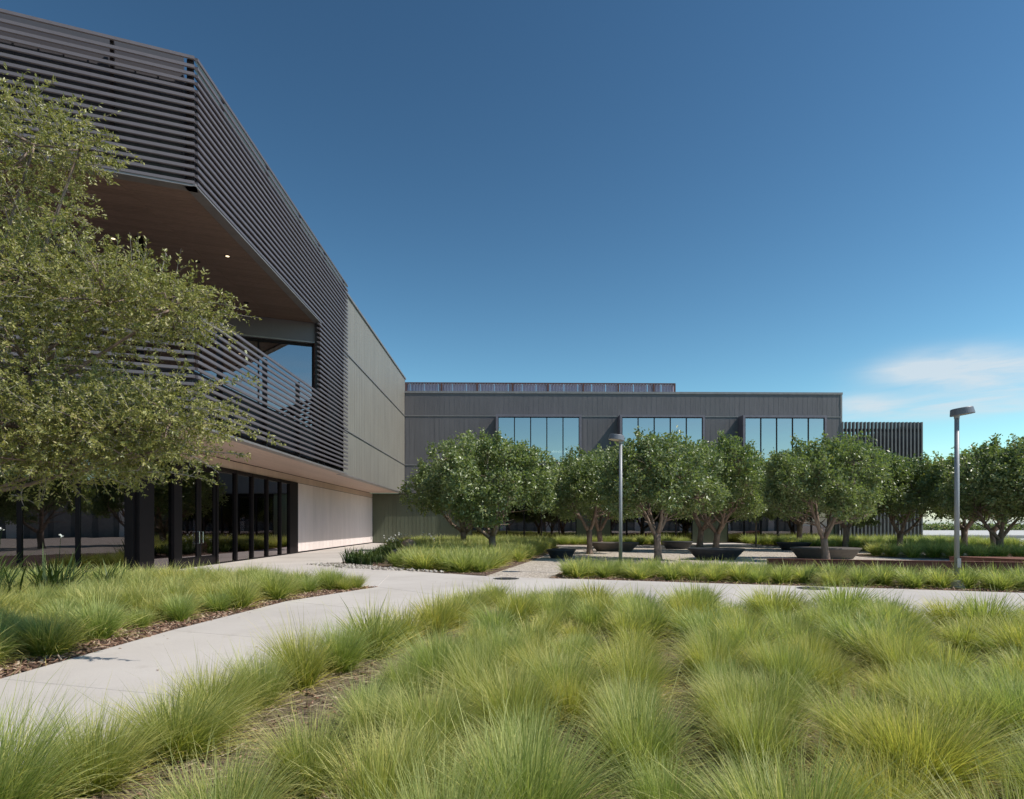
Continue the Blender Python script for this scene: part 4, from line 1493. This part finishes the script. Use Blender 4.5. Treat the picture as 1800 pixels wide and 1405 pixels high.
def court_tree(seed, R0=2.6, H=4.55):
    r = np.random.default_rng(seed); rr = random.Random(seed)
    wood = MB(); fine = MB()
    base_r = .145
    fork = 1.0 + rr.uniform(-.1, .25)
    lx, ly = rr.uniform(-.12, .12), rr.uniform(-.1, .1)
    wood.tube([(0, 0, -.05), (0, 0, .06), (lx * .3, ly * .3, .35), (lx * .7, ly * .7, fork * .7), (lx, ly, fork)],
              [base_r * 1.45, base_r * 1.15, base_r * .95, base_r * .92, base_r * 1.02], 14)
    tips = []
    nl = rr.choice([4, 5, 5])
    cz = 2.85
    for i in range(nl):
        a = 2 * math.pi * i / nl + rr.uniform(-.35, .35)
        p = Vector((lx, ly, fork - .12)); e = math.radians(rr.uniform(38, 62))
        pts = [p]; rad = [base_r * .62]
        L = rr.uniform(1.9, 2.4)
        for s in range(6):
            e2 = e + .06 * s + rr.uniform(-.16, .16); a += rr.uniform(-.2, .2)
            p = p + Vector((math.cos(e2) * math.cos(a), math.cos(e2) * math.sin(a), math.sin(e2))) * L / 6
            pts.append(p); rad.append(base_r * .62 * (1 - (s + 1) / 7.5))
            if s >= 1:
                for b in range(2):
                    a3 = a + rr.choice([-1, 1]) * rr.uniform(.5, 1.4); e3 = math.radians(rr.uniform(5, 65))
                    q = p.copy(); pp = [q]; l3 = rr.uniform(.7, 1.4)
                    for t in range(4):
                        q = q + Vector((math.cos(e3) * math.cos(a3), math.cos(e3) * math.sin(a3), math.sin(e3))) * l3 / 4
                        a3 += rr.uniform(-.3, .3); e3 += rr.uniform(-.15, .25)
                        pp.append(q)
                        tips.append(q.copy())
                    wood.tube(pp, [.035 * (1 - s * .06), .028, .02, .014, .008], 5)
        wood.tube(pts, rad, 8)
        tips.append(p.copy())
    T = np.array([tuple(t) for t in tips])
    # foliage clumps: rosettes spread over a cauliflower of branch ends
    cent = []
    want = 1500
    blobs = []
    K = 19
    for i in range(K):
        zc = 1 - 2 * (i + .5) / K
        if zc < -.72: continue
        a = i * 2.39996 + rr.uniform(-.35, .35)
        d = np.array([math.sqrt(1 - zc * zc) * math.cos(a), math.sqrt(1 - zc * zc) * math.sin(a), zc])
        zr = (H - cz) if d[2] > 0 else 1.45
        u = rr.uniform(.60, .80)
        blobs.append((np.array([d[0] * R0, d[1] * R0, d[2] * zr]) * u + np.array([lx, ly, cz]), rr.uniform(.66, 1.08), rr.uniform(.5, 1.2)))
    wts = np.array([b[1] ** 2 * b[2] for b in blobs]); wts /= wts.sum()
    core = np.array([lx, ly, cz])
    while len(cent) < want:
        bc, br, _ = blobs[r.choice(len(blobs), p=wts)]
        d = r.normal(size=3); d /= np.linalg.norm(d)
        o_ = bc - core; o_ = o_ / (np.linalg.norm(o_) + 1e-6)
        if d @ o_ < -.35 and r.random() < .8: continue
        u = 1 - (r.random() ** 1.6) * .6
        pt = bc + d * np.array([1, 1, .82]) * br * u
        if pt[2] < 1.3: continue
        cent.append(pt)
    # shoots sticking out of the outline
    for i in range(30):
        a = rr.uniform(0, 6.283); e = rr.uniform(.3, 1.5)
        d = np.array([math.cos(e) * math.cos(a), math.cos(e) * math.sin(a), math.sin(e)])
        p0 = np.array([d[0] * R0, d[1] * R0, d[2] * (H - cz)]) * .9 + np.array([lx, ly, cz])
        dd = d * np.array([.6, .6, 1.0]) + np.array([0, 0, .5]); dd /= np.linalg.norm(dd)
        ln = rr.uniform(.25, .75)
        fine.tube([tuple(p0), tuple(p0 + dd * ln)], [.012, .005], 4)
        for t in np.linspace(.2, 1, 5): cent.append(p0 + dd * ln * t)
    cent = np.array(cent)
    # twigs from clump to nearest wood tip
    for c in cent[::3]:
        j = np.argmin(((T - c) ** 2).sum(1))
        if np.linalg.norm(T[j] - c) < 1.1:
            mid = (T[j] + c) / 2 + np.array([0, 0, .04])
            fine.tube([tuple(T[j]), tuple(mid), tuple(c)], [.010, .007, .004], 3, False)
    k = 15
    n = len(cent) * k
    C = np.repeat(cent, k, 0) + r.normal(0, .085, (n, 3))
    outd = np.repeat(cent - np.array([lx, ly, cz - .6]), k, 0); outd /= np.linalg.norm(outd, axis=1)[:, None]
    D = r.normal(size=(n, 3)) * .8 + outd * .55 + np.array([0, 0, -.1])
    Nn = r.normal(size=(n, 3)) * .6 + np.array([.35, -.3, .65])
    ln = r.uniform(.09, .17, n); wd = ln * r.uniform(.5, .66, n)
    rnd = np.clip(np.repeat(r.random(len(cent)), k) * .45 + r.random(n) * .55, 0, 1)
    crown = leaf_mesh('crown', C, D, Nn, ln, wd, MAT['court_leaf'], rnd)
    trunk = wood.mesh('trunk', MAT['bark'], True)
    return trunk, crown, fine.mesh('twigs', MAT['bark'], True)


CT = [court_tree(200 + i, *q) for i, q in enumerate([(2.55, 4.45), (2.3, 4.8), (2.75, 4.35), (2.4, 4.7), (2.6, 4.5)])]
court = [((868, 25.2), 0.98, 'courtyard tree with dappled trunk standing in the grass bed nearest the walkway junction', 0),
         ((812, 33.0), 1.08, 'courtyard tree nearest the wing, rising behind the dappled one in the same grass bed', 1),
         ((1037, 30.2), 0.98, 'slim forked courtyard tree at the end of the long brown bench', 2),
         ((1056, 37.5), 1.15, 'courtyard tree directly behind the long brown bench, against the first boxed window', 3),
         ((1157, 24.6), 0.98, 'courtyard tree rising straight behind the grass strip right of the slim lamp post', 4),
         ((1230, 40.0), 1.22, 'straight trunked courtyard tree near the glass, behind the black boat shaped bench', 0),
         ((1258, 32.6), 1.08, 'low forking courtyard tree directly behind the black boat shaped bench', 1),
         ((1405, 40.5), 1.22, 'courtyard tree by the rear grass behind the black round bench', 2),
         ((1452, 24.8), 0.9, 'thick trunked courtyard tree in front of the broad brown round bench', 3),
         ((1486, 33.5), 1.12, 'leaning trunk courtyard tree behind the broad brown round bench', 4),
         ((1582, 33.0), 1.0, 'courtyard tree in front of the dark fin screen', 0),
         ((1695, 31.0), 1.0, 'courtyard tree partly hidden by the tall lamp post against the sky', 2),
         ((1748, 36.0), 1.1, 'farther courtyard tree behind the stout low branching trunk', 3),
         ((1758, 26.4), .92, 'stout low branching courtyard tree beside the rusty deck', 1),
         ((1862, 24.5), 1.0, 'courtyard tree past the rusty deck reaching in with one leafy branch', 4)]
rots = [.3, 1.9, 4.0, 2.6, 5.1, 3.3, .9, 5.6, 2.1, 3.8, 4.6, 1.2, 2.9, 5.9, .2]
for i, ((px, Y), s, lab, k) in enumerate(court):
    X = (px - 890) * Y / 1100
    t = thing('courtyard_tree', lab, 'tree', (X, Y, .015), rots[i], 'courtyard trees')
    t.scale = (s * random.uniform(1.0, 1.09), s * random.uniform(1.0, 1.09), s * random.uniform(1.02, 1.08))
    link('trunk', CT[k][0], t)
    link('twigs', CT[k][2], t)['kind'] = 'stuff'
    c = link('crown', CT[k][1], t); c['kind'] = 'stuff'
# young staked tree
t = thing('young_tree', 'slender young tree with a thin straight stem in front of the ground floor glass', 'tree', ((1329 - 890) * 40.5 / 1100, 40.5, .01), 0, None)
t.scale = (.55, .55, .86)
MB().tube([(0, 0, -.05), (0, 0, 2.6)], [.10, .07], 8).build('trunk', MAT['bark'], t)
c = link('crown', CT[3][1], t, (0, 0, .3)); c['kind'] = 'stuff'

# clipped hedge beyond the far road
def hedge():
    P = thing('hedge', 'long clipped dark hedge far beyond the road past the courtyard', 'hedge', (110, 150, .1))
    n = 14000
    C = np.stack([rng.uniform(-60, 90, n), rng.uniform(-1.2, 1.2, n), rng.uniform(.0, 1.5, n) * rng.uniform(.8, 1.15, n)], 1)
    D = rng.normal(size=(n, 3)); Nn = rng.normal(size=(n, 3)) + np.array([0, 0, .6])
    me = leaf_mesh('foliage', C, D, Nn, rng.uniform(.4, .7, n), rng.uniform(.3, .5, n), MAT['court_leaf'], rng.random(n))
    link('foliage', me, P)['kind'] = 'stuff'


hedge()

# trees behind the camera, mirrored in the dark glass
for i, (x, y) in enumerate([(-9.5, -9.0), (-4.0, -13.0), (2.5, -11.0), (9.0, -15.0)]):
    t = thing('lawn_tree', 'round tree on the open ground facing the skewed glass, seen in its reflection', 'tree', (x, y, .01), i * 1.7, 'reflected lawn trees')
    t.scale = (1.15, 1.15, 1.15)
    link('trunk', CT[i % 5][0], t)
    c = link('crown', CT[i % 5][1], t); c['kind'] = 'stuff'


# ------------------------------------------------------------------ big small-leaved tree at the left
def oak():
    r = np.random.default_rng(5); rr = random.Random(5)
    base = Vector((-6.9, 6.9, 0))
    P = thing('oak_tree', 'big small leaved evergreen tree leaning over the bed beside the walkway', 'tree', (base.x, base.y, .02), world_frame=True)
    wood = MB(); pale = MB()
    fork = Vector((-6.75, 6.85, 1.45))
    wood.tube([base + Vector((0, 0, -.1)), base + Vector((0, 0, .1)), base + Vector((.03, 0, .7)), fork], [.24, .18, .145, .15], 14)
    # clumps: centre, radii
    clumps = []
    def C(px, py, Y, rx, rz, ry, w):
        clumps.append((np.array([(px - 890) * Y / 1100, Y, 1.4 + (923 - py) * Y / 1100]), np.array([rx, ry, rz]), w))
    C(-60, 330, 6.7, 1.00, .75, 1.0, 1.0)
    C(60, 255, 6.5, .62, .42, .6, .42)
    C(140, 265, 6.4, .42, .20, .4, .15)
    C(-170, 520, 7.0, 1.3, 1.3, 1.3, 1.5)
    C(40, 480, 6.5, .95, .55, .9, 1.15)
    C(190, 535, 6.4, .85, .48, .7, 1.0)
    C(300, 545, 6.2, .50, .26, .45, .42)
    C(60, 650, 6.5, .95, .60, .9, 1.15)
    C(-120, 720, 6.8, 1.1, .7, 1.0, 1.1)
    C(40, 755, 6.3, .95, .44, .8, 1.2)
    C(200, 750, 6.2, .78, .38, .6, .95)
    C(300, 735, 6.1, .62, .34, .45, .42)
    C(120, 815, 6.3, .85, .20, .6, .45)
    C(250, 800, 6.1, .45, .18, .4, .2)
    tot = sum(w for *_, w in clumps)
    # long sprays reaching out past the clumps: start px, end px, depth
    sprays = [((40, 210, 6.5), (95, 140, 6.4)), ((80, 190, 6.4), (135, 175, 6.3)), ((140, 250, 6.4), (205, 240, 6.3)), ((150, 290, 6.4), (218, 300, 6.3)),
              ((60, 330, 6.5), (165, 380, 6.3)), ((250, 480, 6.3), (240, 440, 6.2)), ((280, 490, 6.2), (292, 445, 6.2)), ((330, 530, 6.2), (432, 545, 6.1)),
              ((340, 560, 6.1), (415, 600, 6.0)), ((310, 570, 6.2), (370, 520, 6.0)), ((210, 665, 6.2), (320, 690, 6.0)), ((300, 690, 6.1), (450, 665, 5.9)),
              ((320, 740, 6.0), (488, 778, 5.8)), ((330, 720, 6.0), (440, 735, 5.9)), ((300, 790, 6.0), (432, 800, 5.9)), ((260, 830, 6.1), (380, 850, 6.0)),
              ((300, 690, 6.0), (330, 640, 6.0)), ((150, 830, 6.2), (235, 860, 6.1)), ((330, 800, 6.0), (385, 832, 5.9)), ((0, 230, 6.5), (15, 155, 6.4)),
              ((100, 440, 6.4), (135, 430, 6.3)), ((170, 470, 6.3), (205, 448, 6.3)), ((20, 870, 6.3), (60, 885, 6.2)), ((40, 860, 6.2), (45, 895, 6.2))]
    W3 = lambda q: np.array([(q[0] - 890) * q[2] / 1100, q[2], 1.4 + (923 - q[1]) * q[2] / 1100])
    twigs = []      # (start, dir, length, leaves)
    for cc, rad, w in clumps:
        limb_mid = (np.array(fork) * .5 + cc * .5) + r.normal(0, .12, 3) + np.array([0, 0, .15])
        wood.tube([tuple(fork - Vector((0, 0, .08))), tuple((np.array(fork) * .75 + limb_mid * .25) + np.array([0, 0, .1])), tuple(limb_mid), tuple(cc)], [.042, .034, .022, .012], 7)
        nt = int(5900 * w / tot)
        for i in range(nt):
            d = r.normal(size=3); d /= np.linalg.norm(d)
            u = 1 - r.random() ** 1.5 * .75
            p = cc + d * rad * u
            dd = d * np.array([.8, .8, .5]) + r.normal(0, .45, 3) + np.array([.25, -.1, .05])
            dd /= np.linalg.norm(dd)
            twigs.append((p, dd, r.uniform(.14, .34), 24))
            if i % 22 == 0:
                wood.tube([tuple(cc), tuple((cc + p) / 2 + r.normal(0, .05, 3)), tuple(p)], [.013, .009, .005], 5)
    for a, b in sprays:
        A, B = W3(a), W3(b)
        L = np.linalg.norm(B - A)
        n = max(4, int(L / .045))
        mid = (A + B) / 2 + r.normal(0, .03, 3) + np.array([0, 0, .04])
        pts = [(1 - t) ** 2 * A + 2 * t * (1 - t) * mid + t * t * B for t in np.linspace(0, 1, 7)]
        pale.tube([tuple(p) for p in pts], list(np.linspace(.007, .0022, 7)), 5)
        for i in range(n):
            t = (i + r.random()) / n
            p = (1 - t) ** 2 * A + 2 * t * (1 - t) * mid + t * t * B
            dd = (B - A) / L * .8 + r.normal(0, .6, 3); dd /= np.linalg.norm(dd)
            twigs.append((p, dd, r.uniform(.05, .17) * (1.25 - .7 * t), 11))
    Cs = []; Ds = []; Ns = []; rn = []
    for p, d, L, k in twigs:
        bend = r.normal(0, .25, 3)
        t = np.sort(r.random(k))
        q = p + d[None] * (t * L)[:, None] + bend[None] * ((t ** 2) * L * .5)[:, None]
        Cs.append(q + r.normal(0, .006, (k, 3)))
        o = r.normal(size=(k, 3)); o -= (o @ d)[:, None] * d[None]
        o /= np.maximum(np.linalg.norm(o, axis=1), 1e-6)[:, None]
        Ds.append(o * .85 + d[None] * .65)
        Ns.append(r.normal(size=(k, 3)) * .6 + np.array([.45, -.3, .6]))
        rn.append(np.clip(r.random() * .35 + r.random(k) * .65, 0, 1))
        if r.random() < .5:
            e = p + d * L + bend * L * .5
            pale.tube([tuple(p - d * .03), tuple(p + d * L * .5 + bend * L * .12), tuple(e)], [.0032, .0024, .0012], 3, False)
    Cs = np.concatenate(Cs); Ds = np.concatenate(Ds); Ns = np.concatenate(Ns); rn = np.concatenate(rn)
    ln = r.uniform(.026, .047, len(Cs)); wd = ln * r.uniform(.34, .48, len(Cs))
    me = leaf_mesh('crown', Cs, Ds, Ns, ln, wd, MAT['oak_leaf'], rn)
    c = link('crown', me, P); c['kind'] = 'stuff'
    wood.build('trunk', MAT['bark'], P, True)
    pale.build('twigs', MAT['bark_pale'], P, True)['kind'] = 'stuff'


oak()
print('objects', len(bpy.data.objects), 'tussocks', nt_, 'rest', len(REST))
